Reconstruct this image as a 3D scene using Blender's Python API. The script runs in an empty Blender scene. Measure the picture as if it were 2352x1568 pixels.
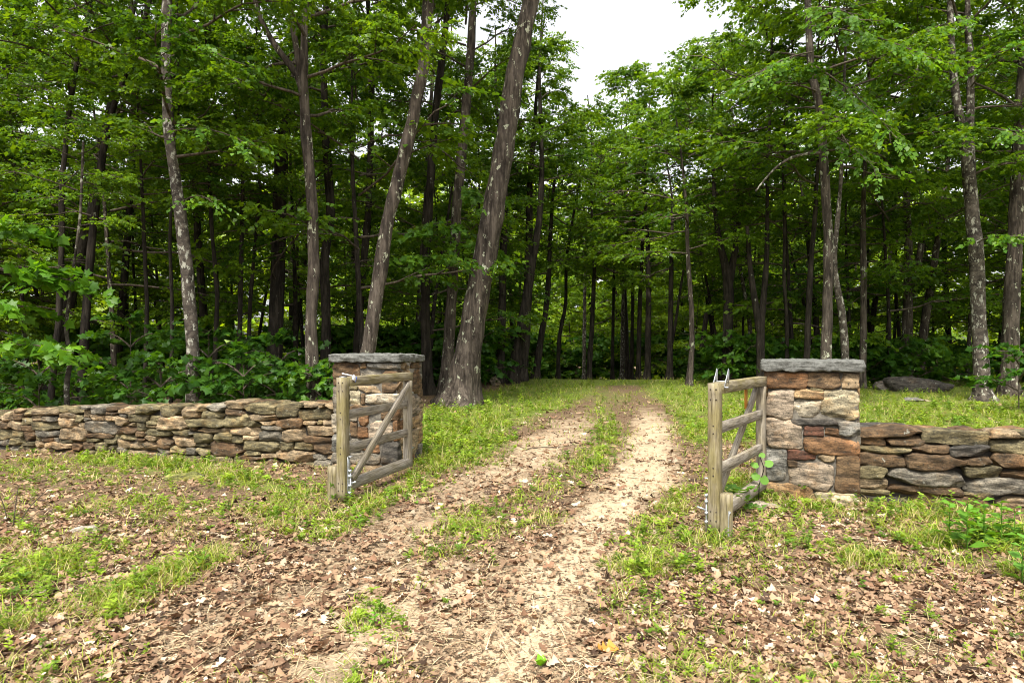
import bpy, math, random
import numpy as np
from mathutils import Vector, Matrix

SC = bpy.context.scene
COL = SC.collection
R = math.radians
# ------------------------------------------------------------------ camera, sky, sun, exposure
EYE = 1.45; F = 1437.0; CX = 1176.0; HY = 805.0      # focal length and eye level, read off the photograph (2352 px wide)
cd = bpy.data.cameras.new('camera'); cam = bpy.data.objects.new('camera', cd); COL.objects.link(cam)
cd.sensor_width = 36; cd.lens = 22.0; cd.shift_y = (HY-784)/2352; cd.clip_start = .05; cd.clip_end = 2000
cam.location = (0, 0, EYE); cam.rotation_euler = (R(90), 0, 0); SC.camera = cam

SUN_EL, SUN_AZ = 60, 196        # azimuth from +Y clockwise: high, behind the camera and a little left
w = bpy.data.worlds.new('World'); SC.world = w; w.use_nodes = True
nt = w.node_tree; bg = nt.nodes['Background']
sky = nt.nodes.new('ShaderNodeTexSky'); sky.sky_type = 'NISHITA'; sky.sun_disc = False
sky.sun_elevation = R(SUN_EL); sky.sun_rotation = R(SUN_AZ); sky.dust_density = 4; sky.air_density = 1.2
hs = nt.nodes.new('ShaderNodeHueSaturation'); hs.inputs['Saturation'].default_value = .12
nt.links.new(sky.outputs[0], hs.inputs['Color']); nt.links.new(hs.outputs[0], bg.inputs[0])
bg.inputs[1].default_value = .15
sl = bpy.data.lights.new('sun', 'SUN'); so = bpy.data.objects.new('sun', sl); COL.objects.link(so)
sl.energy = 3.; sl.angle = R(8); sl.color = (1, .95, .86)
az = R(SUN_AZ); d = Vector((math.sin(az)*math.cos(R(SUN_EL)), math.cos(az)*math.cos(R(SUN_EL)), math.sin(R(SUN_EL))))
so.rotation_euler = (-d).to_track_quat('-Z', 'Y').to_euler(); so.location = (0, 0, 30)
SC.view_settings.view_transform = 'Standard'; SC.view_settings.look = 'None'
SC.view_settings.exposure = 1.27; SC.view_settings.gamma = 1
SC.render.engine = 'CYCLES'
cy = SC.cycles; cy.max_bounces = 7; cy.diffuse_bounces = 4; cy.glossy_bounces = 2; cy.transmission_bounces = 5
cy.use_denoising = True; cy.filter_width = 1.0; cy.caustics_reflective = False; cy.caustics_refractive = False

rng = np.random.default_rng(11)
random.seed(5)
# ------------------------------------------------------------------ numeric helpers
def U(a, b, n=None): return rng.uniform(a, b, n)
def h3(i, j, k, s):
    n = (i.astype(np.int64)*374761393 + j.astype(np.int64)*668265263 + k.astype(np.int64)*2147483647 + s*974634777) & 0xffffffff
    n = ((n ^ (n >> 13))*1274126177) & 0xffffffff
    n = (n ^ (n >> 16)) & 0xffffff
    return n/float(0xffffff)*2-1
def vn(p, s=0):
    p = np.asarray(p, float); f = np.floor(p); t = p-f; t = t*t*(3-2*t); i = f.astype(np.int64)
    o = 0
    for a in (0, 1):
        for b in (0, 1):
            for c in (0, 1):
                wt = (t[..., 0] if a else 1-t[..., 0])*(t[..., 1] if b else 1-t[..., 1])*(t[..., 2] if c else 1-t[..., 2])
                o = o+wt*h3(i[..., 0]+a, i[..., 1]+b, i[..., 2]+c, s)
    return o
def fbm(p, s=0, o=3):
    p = np.asarray(p, float); v = 0; a = 1
    for q in range(o): v = v+a*vn(p*2**q, s+q*7); a *= .5
    return v/1.6
def fb2(x, y, sc, s=0, o=3): return fbm(np.stack([x*sc, y*sc, x*0+.37], -1), s, o)
def norm(v): return v/np.maximum(np.linalg.norm(v, axis=-1, keepdims=True), 1e-9)
def sst(a, b, x): t = np.clip((x-a)/(b-a), 0, 1); return t*t*(3-2*t)

def g(x, y):
    x = np.asarray(x, float); y = np.asarray(y, float)
    z = .022*np.clip(y-8, 0, 16)-.05*np.clip(y-24, 0, 40)-.02*np.clip(-x-3, 0, 7)
    return z+.05*fb2(x, y, .35, 3, 2)*sst(3, 12, np.abs(x-1)+y*.5)+.02*fb2(x, y, 1.3, 9, 2)
def at(px, py, Y): return np.array([(px-CX)/F*Y, Y, EYE-(py-HY)/F*Y])
def gp(px, py):
    a, b = 1.5, 60.
    for Y in np.arange(1.5, 60, .1):
        p = at(px, py, Y)
        if p[2] <= g(p[0], p[1]): return p
    return at(px, py, 30)
def gpl(pts): return np.array([gp(*p)[:2] for p in pts])
def dseg(x, y, pl):
    d = np.full(np.shape(x), 1e9)
    if len(pl) == 1: return np.hypot(x-pl[0][0], y-pl[0][1])
    for a, b in zip(pl[:-1], pl[1:]):
        ab = b-a; L = max(ab@ab, 1e-9)
        t = np.clip(((x-a[0])*ab[0]+(y-a[1])*ab[1])/L, 0, 1)
        d = np.minimum(d, np.hypot(x-a[0]-t*ab[0], y-a[1]-t*ab[1]))
    return d

# ------------------------------------------------------------------ materials
def newmat(name):
    m = bpy.data.materials.new(name); m.use_nodes = True
    t = m.node_tree; b = t.nodes['Principled BSDF']; return m, t, b
def N(t, ty, **kw):
    n = t.nodes.new('ShaderNode'+ty)
    for k, v in kw.items():
        if hasattr(n, k) and k not in n.inputs: setattr(n, k, v)
        else: n.inputs[k].default_value = v
    return n
def mapped(t, scale, coord='Object'):
    tc = N(t, 'TexCoord'); mp = N(t, 'Mapping'); mp.inputs['Scale'].default_value = scale
    t.links.new(tc.outputs[coord], mp.inputs['Vector']); return mp.outputs[0]
def noise(t, vec, scale, detail=4, rough=.6):
    n = N(t, 'TexNoise'); n.inputs['Scale'].default_value = scale; n.inputs['Detail'].default_value = detail
    n.inputs['Roughness'].default_value = rough; t.links.new(vec, n.inputs['Vector']); return n.outputs['Fac']
def ramp(t, fac, stops):
    r = N(t, 'ValToRGB'); e = r.color_ramp.elements
    while len(e) < len(stops): e.new(.5)
    for q, (p, c) in zip(e, stops): q.position = p; q.color = (*c, 1) if len(c) == 3 else c
    t.links.new(fac, r.inputs[0]); return r.outputs[0]
def mix(t, fac, a, b, mode='MIX'):
    m = N(t, 'Mix'); m.data_type = 'RGBA'; m.blend_type = mode
    for v, s in ((fac, m.inputs[0]), (a, m.inputs[6]), (b, m.inputs[7])):
        if isinstance(v, bpy.types.NodeSocket): t.links.new(v, s)
        elif isinstance(v, (int, float)): s.default_value = v
        else: s.default_value = (*v, 1)
    return m.outputs[2]
def bump(t, b, h, strength, dist):
    n = N(t, 'Bump'); n.inputs['Strength'].default_value = strength; n.inputs['Distance'].default_value = dist
    t.links.new(h, n.inputs['Height']); t.links.new(n.outputs[0], b.inputs['Normal'])
def attr(t, name='Col'):
    a = N(t, 'Attribute'); a.attribute_name = name; return a.outputs['Color']

def leaf_mat(name, trans=.5, rough=.45, spec=.25, tint=(1.7, 1.5, .4)):
    m, t, b = newmat(name); c = attr(t)
    t.links.new(c, b.inputs['Base Color']); b.inputs['Roughness'].default_value = rough
    b.inputs['Specular IOR Level'].default_value = spec
    tr = N(t, 'BsdfTranslucent'); c2 = mix(t, 1., c, tint, 'MULTIPLY'); t.links.new(c2, tr.inputs[0])
    ms = N(t, 'MixShader'); ms.inputs[0].default_value = trans
    t.links.new(b.outputs[0], ms.inputs[1]); t.links.new(tr.outputs[0], ms.inputs[2])
    t.links.new(ms.outputs[0], t.nodes['Material Output'].inputs[0]); return m
M = {}
M['leaf'] = leaf_mat('leaf')
M['weed'] = leaf_mat('weed', .3, .6, .2)
M['litter'] = leaf_mat('dry_leaf', .12, .7, .2, (1.2, 1, .8))

def bark_mat(name, dark, mid, light, lich, lo, sc=(13, 13, 1.9), lsc=3.2, bd=.05):
    m, t, b = newmat(name); v = mapped(t, sc); v1 = mapped(t, (1, 1, .6))
    n1 = noise(t, v, 1, 6, .65); n2 = noise(t, v1, 4, 3, .6)
    c = ramp(t, n1, [(.42, dark), (.5, mid), (.6, light)])
    c = mix(t, .45, c, ramp(t, n2, [(.35, tuple(.5*q for q in mid)), (.65, light)]))
    l = noise(t, v1, lsc*2.2, 6, .7)
    f = ramp(t, l, [(lo, (0, 0, 0)), (lo+.035, (1, 1, 1))])
    n3 = noise(t, v1, 60, 2, .5); lc = mix(t, n3, tuple(.65*q for q in lich), tuple(1.2*q for q in lich))
    c = mix(t, f, c, lc)
    t.links.new(c, b.inputs['Base Color']); b.inputs['Roughness'].default_value = .9; b.inputs['Specular IOR Level'].default_value = .15
    bump(t, b, n1, 1., bd); return m
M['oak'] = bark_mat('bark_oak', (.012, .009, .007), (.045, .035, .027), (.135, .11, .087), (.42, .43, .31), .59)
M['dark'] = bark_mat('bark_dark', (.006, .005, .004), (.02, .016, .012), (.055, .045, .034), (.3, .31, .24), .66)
M['pale'] = bark_mat('bark_pale', (.012, .01, .008), (.05, .041, .033), (.12, .1, .08), (.34, .33, .27), .55, (9, 9, 12), 5, .008)
M['twig'] = bark_mat('bark_twig', (.03, .024, .018), (.09, .07, .05), (.16, .13, .1), (.3, .3, .24), .66, (20, 20, 5))

def stone_mat(name, spk=.5, bs=.6, lich=.62):
    m, t, b = newmat(name); c = attr(t); v = mapped(t, (1, 1, 1)); vs = mapped(t, (.7, .7, 2.6))
    n1 = noise(t, vs, 9, 8, .7); n2 = noise(t, v, 75, 3, .7); n3 = noise(t, v, 4.5, 5, .65); n4 = noise(t, v, 30, 5, .75)
    c = mix(t, 1., c, ramp(t, n1, [(.34, (.16, .15, .135)), (.48, (.7, .67, .62)), (.66, (1.75, 1.65, 1.5))]), 'MULTIPLY')
    c = mix(t, spk, c, ramp(t, n2, [(.35, (.2, .2, .2)), (.5, (1, 1, 1)), (.65, (1.7, 1.7, 1.7))]), 'MULTIPLY')
    c = mix(t, ramp(t, n3, [(.5, (0, 0, 0)), (.68, (.75, .75, .75))]), c, mix(t, 1., c, (1.1, .85, .6), 'MULTIPLY'))
    c = mix(t, ramp(t, n4, [(.585, (0, 0, 0)), (.63, (.85, .85, .85))]), c, (.03, .028, .02))
    l = noise(t, v, 13, 6, .8)
    c = mix(t, ramp(t, l, [(lich, (0, 0, 0)), (lich+.04, (.7, .7, .7))]), c, (.3, .3, .25))
    t.links.new(c, b.inputs['Base Color']); b.inputs['Roughness'].default_value = .88; b.inputs['Specular IOR Level'].default_value = .25
    h = mix(t, .35, n1, n2); h = mix(t, .3, h, n4); bump(t, b, h, bs, .045); return m
M['stone'] = stone_mat('fieldstone'); M['pstone'] = stone_mat('cut_fieldstone', .35, .5, .66)
M['rock'] = stone_mat('rock', .5, .8, .6)
def simple(name, c1, c2, scale, rough=.85, bd=.004, metallic=0., sc=(1, 1, 1), spec=.3, bs=.5):
    m, t, b = newmat(name); v = mapped(t, sc); n = noise(t, v, scale, 5, .65)
    t.links.new(ramp(t, n, [(.3, c1), (.7, c2)]), b.inputs['Base Color']); b.inputs['Roughness'].default_value = rough
    b.inputs['Metallic'].default_value = metallic; b.inputs['Specular IOR Level'].default_value = spec
    bump(t, b, n, bs, bd); return m
M['mortar'] = simple('mortar', (.03, .026, .02), (.13, .115, .09), 30)
M['gap'] = simple('gap_fill', (.012, .01, .008), (.04, .032, .024), 12)
M['cap'] = simple('bluestone', (.05, .05, .044), (.15, .15, .135), 34, .8, .012, bs=.8)
M['zinc'] = simple('galvanised', (.38, .4, .42), (.6, .62, .64), 60, .45, .001, .75)
M['nail'] = simple('rusty_nail', (.02, .015, .012), (.08, .06, .045), 200, .6)
M['rust'] = simple('orange_metal', (.34, .12, .015), (.55, .24, .03), 20, .6)
def wood_mat(name, a, b_, c_, green):
    m, t, b = newmat(name); v = mapped(t, (2.2, 30, 30)); v2 = mapped(t, (3, 8, 8))
    n = noise(t, v, 2.6, 6, .6); n2 = noise(t, v2, 1.2, 3, .6); n3 = noise(t, v, 10, 2, .6)
    c = ramp(t, n, [(.28, a), (.47, b_), (.68, c_)])
    c = mix(t, ramp(t, n2, [(.42, (0, 0, 0)), (.62, (.75, .75, .75))]), c, mix(t, 1., c, green, 'MULTIPLY'))
    c = mix(t, ramp(t, n3, [(.6, (0, 0, 0)), (.72, (.6, .6, .6))]), c, (.06, .05, .035))
    t.links.new(c, b.inputs['Base Color']); b.inputs['Roughness'].default_value = .85; b.inputs['Specular IOR Level'].default_value = .2
    bump(t, b, n, .7, .004); return m
M['wood'] = wood_mat('weathered_wood', (.06, .05, .03), (.18, .15, .098), (.28, .245, .17), (.8, .78, .42))
M['wood2'] = wood_mat('grey_wood', (.07, .058, .045), (.2, .175, .14), (.33, .295, .25), (.9, .86, .7))

# ground
m, t, b = newmat('forest_ground'); M['ground'] = m
a = attr(t); sep = N(t, 'SeparateColor'); t.links.new(a, sep.inputs[0]); v = mapped(t, (1, 1, 1))
n1 = noise(t, v, 5, 6, .7); n2 = noise(t, v, 45, 4, .7); n3 = noise(t, v, 160, 2, .7); n4 = noise(t, v, 1.6, 5, .65)
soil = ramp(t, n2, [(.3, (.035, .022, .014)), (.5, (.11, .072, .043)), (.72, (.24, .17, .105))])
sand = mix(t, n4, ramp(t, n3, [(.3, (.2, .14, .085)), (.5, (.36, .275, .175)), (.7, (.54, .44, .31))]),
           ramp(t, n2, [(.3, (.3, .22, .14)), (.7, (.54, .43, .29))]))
moss = ramp(t, n2, [(.3, (.045, .06, .012)), (.7, (.17, .21, .04))])
def brk(sock, lo, hi):
    ad = N(t, 'Math'); ad.operation = 'ADD'; t.links.new(sock, ad.inputs[0])
    s2 = N(t, 'Math'); s2.operation = 'MULTIPLY_ADD'; t.links.new(n1, s2.inputs[0]); s2.inputs[1].default_value = .9; s2.inputs[2].default_value = -.45
    t.links.new(s2.outputs[0], ad.inputs[1]); return ramp(t, ad.outputs[0], [(lo, (0, 0, 0)), (hi, (1, 1, 1))])
c = mix(t, brk(sep.outputs[0], .35, .75), soil, sand)
c = mix(t, brk(sep.outputs[1], .45, .8), c, moss)
t.links.new(c, b.inputs['Base Color']); b.inputs['Roughness'].default_value = .95; b.inputs['Specular IOR Level'].default_value = .1
bump(t, b, mix(t, .5, n2, n3), .8, .015)

# ------------------------------------------------------------------ mesh building
def mesh(name, V, Fs, mat, col=None, smooth=False, parts=None):
    V = np.ascontiguousarray(V, dtype=np.float32)
    if not isinstance(Fs, (list, tuple)): Fs = [Fs]
    Fs = [np.asarray(f, np.int32) for f in Fs if len(f)]
    me = bpy.data.meshes.new(name); me.vertices.add(len(V)); me.vertices.foreach_set('co', V.ravel())
    nl = sum(f.size for f in Fs); me.loops.add(nl); me.loops.foreach_set('vertex_index', np.concatenate([f.ravel() for f in Fs]))
    tot = np.concatenate([np.full(len(f), f.shape[1], np.int32) for f in Fs]); st = np.concatenate([[0], np.cumsum(tot)[:-1]]).astype(np.int32)
    me.polygons.add(len(tot)); me.polygons.foreach_set('loop_start', st); me.polygons.foreach_set('loop_total', tot)
    if smooth: me.polygons.foreach_set('use_smooth', np.ones(len(tot), bool))
    if col is not None:
        c4 = np.ones((len(V), 4), np.float32); c4[:, :3] = col
        at_ = me.attributes.new('Col', 'FLOAT_COLOR', 'POINT'); at_.data.foreach_set('color', c4.ravel())
    me.materials.append(mat); me.update(calc_edges=True)
    return me
def link(name, me, parent=None, loc=(0, 0, 0), rot=(0, 0, 0), scale=1):
    o = bpy.data.objects.new(name, me); COL.objects.link(o); o.location = loc; o.rotation_euler = rot
    o.scale = (scale,)*3 if isinstance(scale, (int, float)) else scale
    if parent: o.parent = parent
    return o
def tag(o, label, cat, group=None, kind='thing'):
    o['label'] = label; o['category'] = cat; o['kind'] = kind
    if group: o['group'] = group
    return o
def empty(name, loc, label, cat, group=None, rz=0):
    o = bpy.data.objects.new(name, None); COL.objects.link(o); o.location = loc; o.rotation_euler = (0, 0, rz)
    o.empty_display_size = .2; return tag(o, label, cat, group)
class MB:
    def __init__(s): s.V = []; s.F = {}; s.C = []; s.n = 0
    def add(s, V, Fs, col=(.3, .3, .3)):
        V = np.asarray(V, float)
        for f in (Fs if isinstance(Fs, (list, tuple)) else [Fs]):
            f = np.asarray(f)
            if len(f): s.F.setdefault(f.shape[1], []).append(f+s.n)
        s.V.append(V); c = np.empty((len(V), 3)); c[:] = col; s.C.append(c); s.n += len(V)
    def mesh(s, name, mat, smooth=False):
        return mesh(name, np.concatenate(s.V), [np.concatenate(f) for f in s.F.values()], mat, np.concatenate(s.C), smooth)

def tube(P, rad, ns=8, flare=0, seed=0, rough=.04, closed=True):
    P = np.asarray(P, float); k = len(P); T = norm(np.gradient(P, axis=0))
    ref = np.where(np.abs(T[:, :1]) < .8, np.array([[1., 0, 0]]), np.array([[0, 1., 0]])) if np.abs(T[:, 0]).max() > .8 else np.tile([1., 0, 0], (k, 1))
    A = norm(np.cross(T, ref)); B = np.cross(T, A)
    th = np.linspace(0, 2*np.pi, ns, endpoint=False)
    rr = np.asarray(rad, float)[:, None]*np.ones((1, ns))
    if flare:
        h = P[:, 2]-P[0, 2]-.25
        fl = np.exp(-np.clip(h, 0, 9)/(flare*.55))
        lob = .5+.5*np.cos(th*5+seed)*.6+.3*np.cos(th*3+seed*2)
        rr = rr*(1+fl[:, None]*(.25+.75*lob[None, :]))
    V = P[:, None, :]+rr[..., None]*(np.cos(th)[None, :, None]*A[:, None, :]+np.sin(th)[None, :, None]*B[:, None, :])
    if rough: V += (rr*rough*3*vn(V*np.array([6, 6, 2.]), seed))[..., None]*norm(V-P[:, None, :])
    V = V.reshape(-1, 3); i = np.arange(k-1)[:, None]*ns; j = np.arange(ns)[None, :]; j2 = (j+1) % ns
    Fq = np.stack([i+j, i+j2, i+ns+j2, i+ns+j], -1).reshape(-1, 4)
    return V, Fq
def resample(P, rad, step):
    P = np.asarray(P, float); L = np.concatenate([[0], np.cumsum(np.linalg.norm(np.diff(P, axis=0), axis=1))])
    n = max(3, int(L[-1]/step)); s = np.linspace(0, L[-1], n)
    Q = np.stack([np.interp(s, L, P[:, q]) for q in range(3)], 1); r = np.interp(s, L, rad)
    for _ in range(2 if n > 4 else 0): Q[1:-1] = .25*Q[:-2]+.5*Q[1:-1]+.25*Q[2:]
    return Q, r

# leaf templates: (verts, faces)
LQ = (np.array([[0, 0, 0], [.45, .36, .09], [1, 0, -.06], [.45, -.36, .09]]), np.array([[0, 1, 2, 3]]))
def maple():
    out = [(0, 0), (.02, .2), (-.05, .5), (.25, .38), (.45, .62), (.55, .3), (1, 0), (.55, -.3), (.45, -.62), (.25, -.38), (-.05, -.5), (.02, -.2)]
    V = [(.33, 0, .04)]+[(x, y, -.1*abs(y)-.1*max(0, x-.4)) for x, y in out]; n = len(out)
    return np.array(V, float), np.array([[0, 1+i, 1+(i+1) % n] for i in range(n)])
LM = maple()
def oakleaf(seed):
    q = np.random.default_rng(seed); xs = np.array([0, .18, .32, .48, .62, .8, 1.]); w_ = np.array([.04, .2, .1, .3, .13, .26, .02])*q.uniform(.75, 1.25, 7)
    c = q.uniform(-1.2, 2.2); d_ = q.uniform(-.5, .9); V = []
    for x, ww in zip(xs, w_):
        zz = d_*(x-.5)**2
        V += [(x, -ww, zz+c*ww*ww*2+q.uniform(-.04, .04)), (x, 0, zz), (x, ww, zz+c*ww*ww*2+q.uniform(-.04, .04))]
    Fq = []
    for i in range(6):
        b_ = i*3; Fq += [(b_, b_+1, b_+4, b_+3), (b_+1, b_+2, b_+5, b_+4)]
    V = np.array(V, float); V[:, 0] -= .5; return V, np.array(Fq)
def inst(tpl, P, ex, nz, s, col):
    Vt, Ft = tpl; ex = norm(ex); ey = norm(np.cross(nz, ex)); ez = np.cross(ex, ey); s = np.asarray(s)
    V = P[:, None, :]+s[:, None, None]*(Vt[None, :, 0:1]*ex[:, None, :]+Vt[None, :, 1:2]*ey[:, None, :]+Vt[None, :, 2:3]*ez[:, None, :])
    n, k = len(P), len(Vt)
    Fq = (Ft[None]+(np.arange(n)*k)[:, None, None]).reshape(-1, Ft.shape[1])
    return V.reshape(-1, 3), Fq, np.repeat(col, k, 0)
def leafcol(n, a=(.03, .075, .007), b=(.15, .25, .012), c=(.06, .14, .018), tone=None):
    u = rng.beta(1.6, 1.8, n)[:, None] if tone is None else np.clip(tone+rng.normal(0, .16, n), 0, 1)[:, None]
    v = U(0, .6, n)[:, None]
    return ((np.array(a)*(1-u)+np.array(b)*u)*(1-v)+np.array(c)*v)*U(.75, 1.25, n)[:, None]
def sprays(O, D, Nn, L, k, size, tpl=LQ, droop=.35, tone=None, cols={}, tilt=.62):
    m = len(O); D = norm(D); Nn = norm(Nn-np.sum(Nn*D, 1, keepdims=True)*D); S = np.cross(Nn, D)
    t_ = (np.arange(k)+.6)/k; t_ = t_[None, :]+U(-.3/k, .3/k, (m, k))
    side = np.where((np.arange(k) % 2)[None, :] == 0, 1., -1.)*np.ones((m, 1)); side[:, -1] = 0
    ang = U(.5, 1.15, (m, k))*side
    Lk = np.asarray(L)*np.ones(m)
    P = O[:, None]+D[:, None]*(Lk[:, None]*t_)[..., None]; P[..., 2] -= (droop*Lk[:, None]*t_**2)
    ex = D[:, None]*np.cos(ang)[..., None]+S[:, None]*np.sin(ang)[..., None]; ex[..., 2] -= U(.0, 1.0, (m, k))
    nz = Nn[:, None]+rng.normal(0, tilt, (m, k, 3))
    tn = None if tone is None else np.repeat(tone, k)
    return inst(tpl, P.reshape(-1, 3), ex.reshape(-1, 3), nz.reshape(-1, 3), (size*U(.5, 1.25, (m, k))).ravel(), leafcol(m*k, tone=tn, **cols))

def crown(seed, H, Rr, nl, nsec, nsp, k, size, L=.5, e0=(.2, .9), low=.75, flat=.25, tpl=LQ, cols={}, br=.055):
    """limbs and leaves of one crown, its bottom at z=0, its axis on z"""
    q = np.random.default_rng(seed); O, D, Nn, tone = [], [], [], []; W = MB()
    for i in range(nl):
        u = (i+q.uniform(0, .9))/nl; z0 = H*(.0+.86*u); prof = (low+(1-low)*min(1, u*2.5))*(1-max(0, u-.45)/.62)**.8
        az_ = i*2.4+q.uniform(-.5, .5); el = e0[0]+(e0[1]-e0[0])*u+q.uniform(-.15, .15); Lm = Rr*prof*q.uniform(.7, 1.15)
        p = np.array([0, 0, z0]); pts = [p]; lt = q.uniform(.2, .8)
        for s_ in range(7):
            dd = np.array([math.cos(az_)*math.cos(el), math.sin(az_)*math.cos(el), math.sin(el)])
            p = p+dd*Lm/7; pts.append(p); az_ += q.normal(0, .16); el += q.normal(-.04, .13)
        pts = np.array(pts); r0 = br*(.5+Lm/Rr*.6)*(1-.5*u)
        V, Fq = tube(pts, np.linspace(r0, .012, 8), 6, seed=seed); W.add(V, Fq)
        for j in range(nsec):
            t_ = .22+.78*(j+q.uniform(.2, .9))/nsec; a = min(6, int(t_*7)); f = t_*7-a; b0 = pts[a]*(1-f)+pts[a+1]*f
            dr = norm(pts[a+1]-pts[a]); sd = (1 if j % 2 else -1)*q.uniform(.5, 1.2)
            dd = np.array([dr[0]*math.cos(sd)-dr[1]*math.sin(sd), dr[0]*math.sin(sd)+dr[1]*math.cos(sd), dr[2]*.6+q.uniform(-.1, .3)])
            Ls = Lm*.42*(1.15-t_*.6)*q.uniform(.7, 1.2)
            sp = np.array([b0+dd*Ls*x+np.array([0, 0, -.12*Ls*x*x]) for x in (0, .35, .7, 1)])
            V, Fq = tube(sp, [.022, .014, .009, .005], 4, rough=0); W.add(V, Fq)
            tn = np.clip(lt+q.normal(0, .12), 0, 1)
            for _ in range(nsp):
                x = q.uniform(.12, 1)**.8; base = b0+dd*Ls*x+q.normal(0, 1, 3)*np.array([.16, .16, .10])*max(.6, Ls/1.2)
                a2 = math.atan2(dd[1], dd[0])+q.uniform(-1.3, 1.3)
                O.append(base); D.append((math.cos(a2), math.sin(a2), q.uniform(-.25, .35))); tone.append(tn)
                Nn.append((q.normal(0, flat), q.normal(0, flat), 1))
    O, D, Nn = map(np.array, (O, D, Nn))
    V, Fq, C = sprays(O, D, Nn, L*q.uniform(.7, 1.3, len(O)), k, size, tpl, tone=np.array(tone), cols=cols)
    return mesh('crown', V, Fq, M['leaf'], C), W.mesh('limbs', M['twig'], True)

# ------------------------------------------------------------------ ground
TR = gpl([(1150, 1567), (1240, 1420), (1300, 1300), (1370, 1210), (1440, 1150), (1480, 1090), (1500, 1030), (1500, 970), (1480, 925), (1455, 900), (1440, 886)])
TL = gpl([(420, 1440), (640, 1340), (880, 1240), (1050, 1150), (1140, 1100), (1230, 1045), (1300, 990), (1350, 940), (1385, 910), (1400, 888)])
APR = gpl([(560, 1500), (760, 1420), (960, 1380), (1200, 1460)])
DARKP = gpl([(1350, 1500), (1500, 1470)])
GR = [([(1000, 965), (1120, 925), (1260, 900)], 1.7, 1.), ([(1010, 1010), (1130, 960), (1240, 930)], .8, 1.), ([(1030, 1060), (1100, 1005)], .55, 1.), ([(900, 1150), (1000, 1075)], .28, .7),
      ([(740, 1235), (860, 1165), (930, 1130)], .22, .85), ([(600, 1195), (760, 1235)], .25, .55), ([(250, 1385), (480, 1290)], .22, .7), ([(0, 1450), (130, 1300), (230, 1275)], .2, .6),
      ([(-60, 1350), (210, 1320)], .2, .5), ([(230, 1055), (540, 1095)], .4, .75), ([(480, 1080), (660, 1140)], .3, .7), ([(300, 1170), (620, 1180)], .45, .5), ([(20, 1060), (220, 1100)], .35, .5),
      ([(1390, 900), (1375, 950), (1400, 1020), (1340, 1070)], .34, .7), ([(1340, 1070), (1160, 1165), (1020, 1240)], .26, .6), ([(1250, 1195), (1010, 1265)], .22, .5), ([(850, 1390), (830, 1440)], .1, .4),
      ([(1590, 895), (1560, 930), (1610, 1010)], .45, .9), ([(1650, 940), (1740, 960), (1760, 1000)], 1.2, 1.), ([(1570, 1135), (1510, 1200), (1455, 1310)], .16, .9), ([(1455, 1310), (1600, 1310)], .16, .6), ([(1560, 1240), (1640, 1250)], .15, .6),
      ([(1780, 1160), (2000, 1185), (2352, 1170)], .28, .75), ([(2170, 1250), (2330, 1245)], .24, 1.), ([(1780, 1230), (1960, 1300)], .25, .55), ([(2340, 1335), (2352, 1335)], .12, 1.), ([(1690, 1100), (1740, 1150)], .2, .9), ([(2050, 1220), (2180, 1290)], .25, .5)]
GR = [(gpl(p), r, dn) for p, r, dn in GR]
PLR = dict(L=np.array([-1.36, 7.45]), R=np.array([2.505, 6.2]))
WL0, WL1 = np.array([-2.2, 7.78]), np.array([-12.6, 10.9]); WR0, WR1 = np.array([3.25, 6.02]), np.array([9.5, 4.25])
def lane_x(y): return 1.25+.19*(y-8)
def masks(x, y):
    x = np.asarray(x, float); y = np.asarray(y, float); n = fb2(x, y, 1.6, 21); n2 = fb2(x, y, .5, 27)
    wd = 1.
    sr = 1-sst(.08, .8, dseg(x, y, TR)/wd+n*.3); sl_ = 1-sst(.1, 1.0, dseg(x, y, TL)/wd+n*.34)
    ap = (1-sst(.35, 1.0, dseg(x, y, APR)+n*.2))
    lanes = np.clip(np.maximum(sr*.75, sl_*.6)*(1-.75*sst(10, 17, y)), 0, 1); sand = np.clip(np.maximum(lanes, ap*.7)+n2*.2, 0, 1)
    gr = np.zeros_like(x)
    for pl, r_, dn in GR: gr = np.maximum(gr, dn*(1-sst(r_*.2, r_*2.0, dseg(x, y, pl)+n*.3)))
    t_ = (x-WR0[0])*(-.27)+(y-WR0[1])*(-.96)      # in front of the right wall > 0
    lawn = sst(.45, .9, -t_)*sst(2.6, 4.2, x-.12*(y-8))*(1-sst(20, 23, y-.1*x))
    gr = np.maximum(gr, lawn*(.85+.25*n))
    beyond = sst(8, 9.5, y)*(1-sst(24, 26, y)); nearl = np.abs(x-lane_x(y))
    gr = np.maximum(gr, beyond*(1-sst(2.2, 3.4, nearl))*.45*(1-lanes*.85)*(.8+.5*n))
    gr = np.maximum(gr, sst(11, 17, y)*(1-sst(25, 28, y))*(1-sst(3, 5, nearl))*.95*(1-.45*sr)*(1-.4*sl_))
    gr = np.maximum(gr, .24*(1+1.2*n2)*(1-sand*.85)*(1-.55*sst(.2, 1.6, x)*(1-sst(3.6, 4.8, y))))*(1-.75*lanes)
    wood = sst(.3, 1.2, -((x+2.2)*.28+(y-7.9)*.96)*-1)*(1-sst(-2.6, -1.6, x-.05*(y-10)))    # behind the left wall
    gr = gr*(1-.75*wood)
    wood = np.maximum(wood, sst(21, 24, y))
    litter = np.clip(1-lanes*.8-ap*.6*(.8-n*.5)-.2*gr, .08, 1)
    sand = np.maximum(sand, .2+.8*(1-sst(.02, .4, dseg(x, y, TR)+n*.24))*(1-sst(6.3, 9, y)))*np.where(lanes+ap > .02, 1, .8); return sand*(1-.7*wood), gr, litter*(1-.5*(1-sst(.1, .5, dseg(x, y, TR)))), lanes, wood
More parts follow.
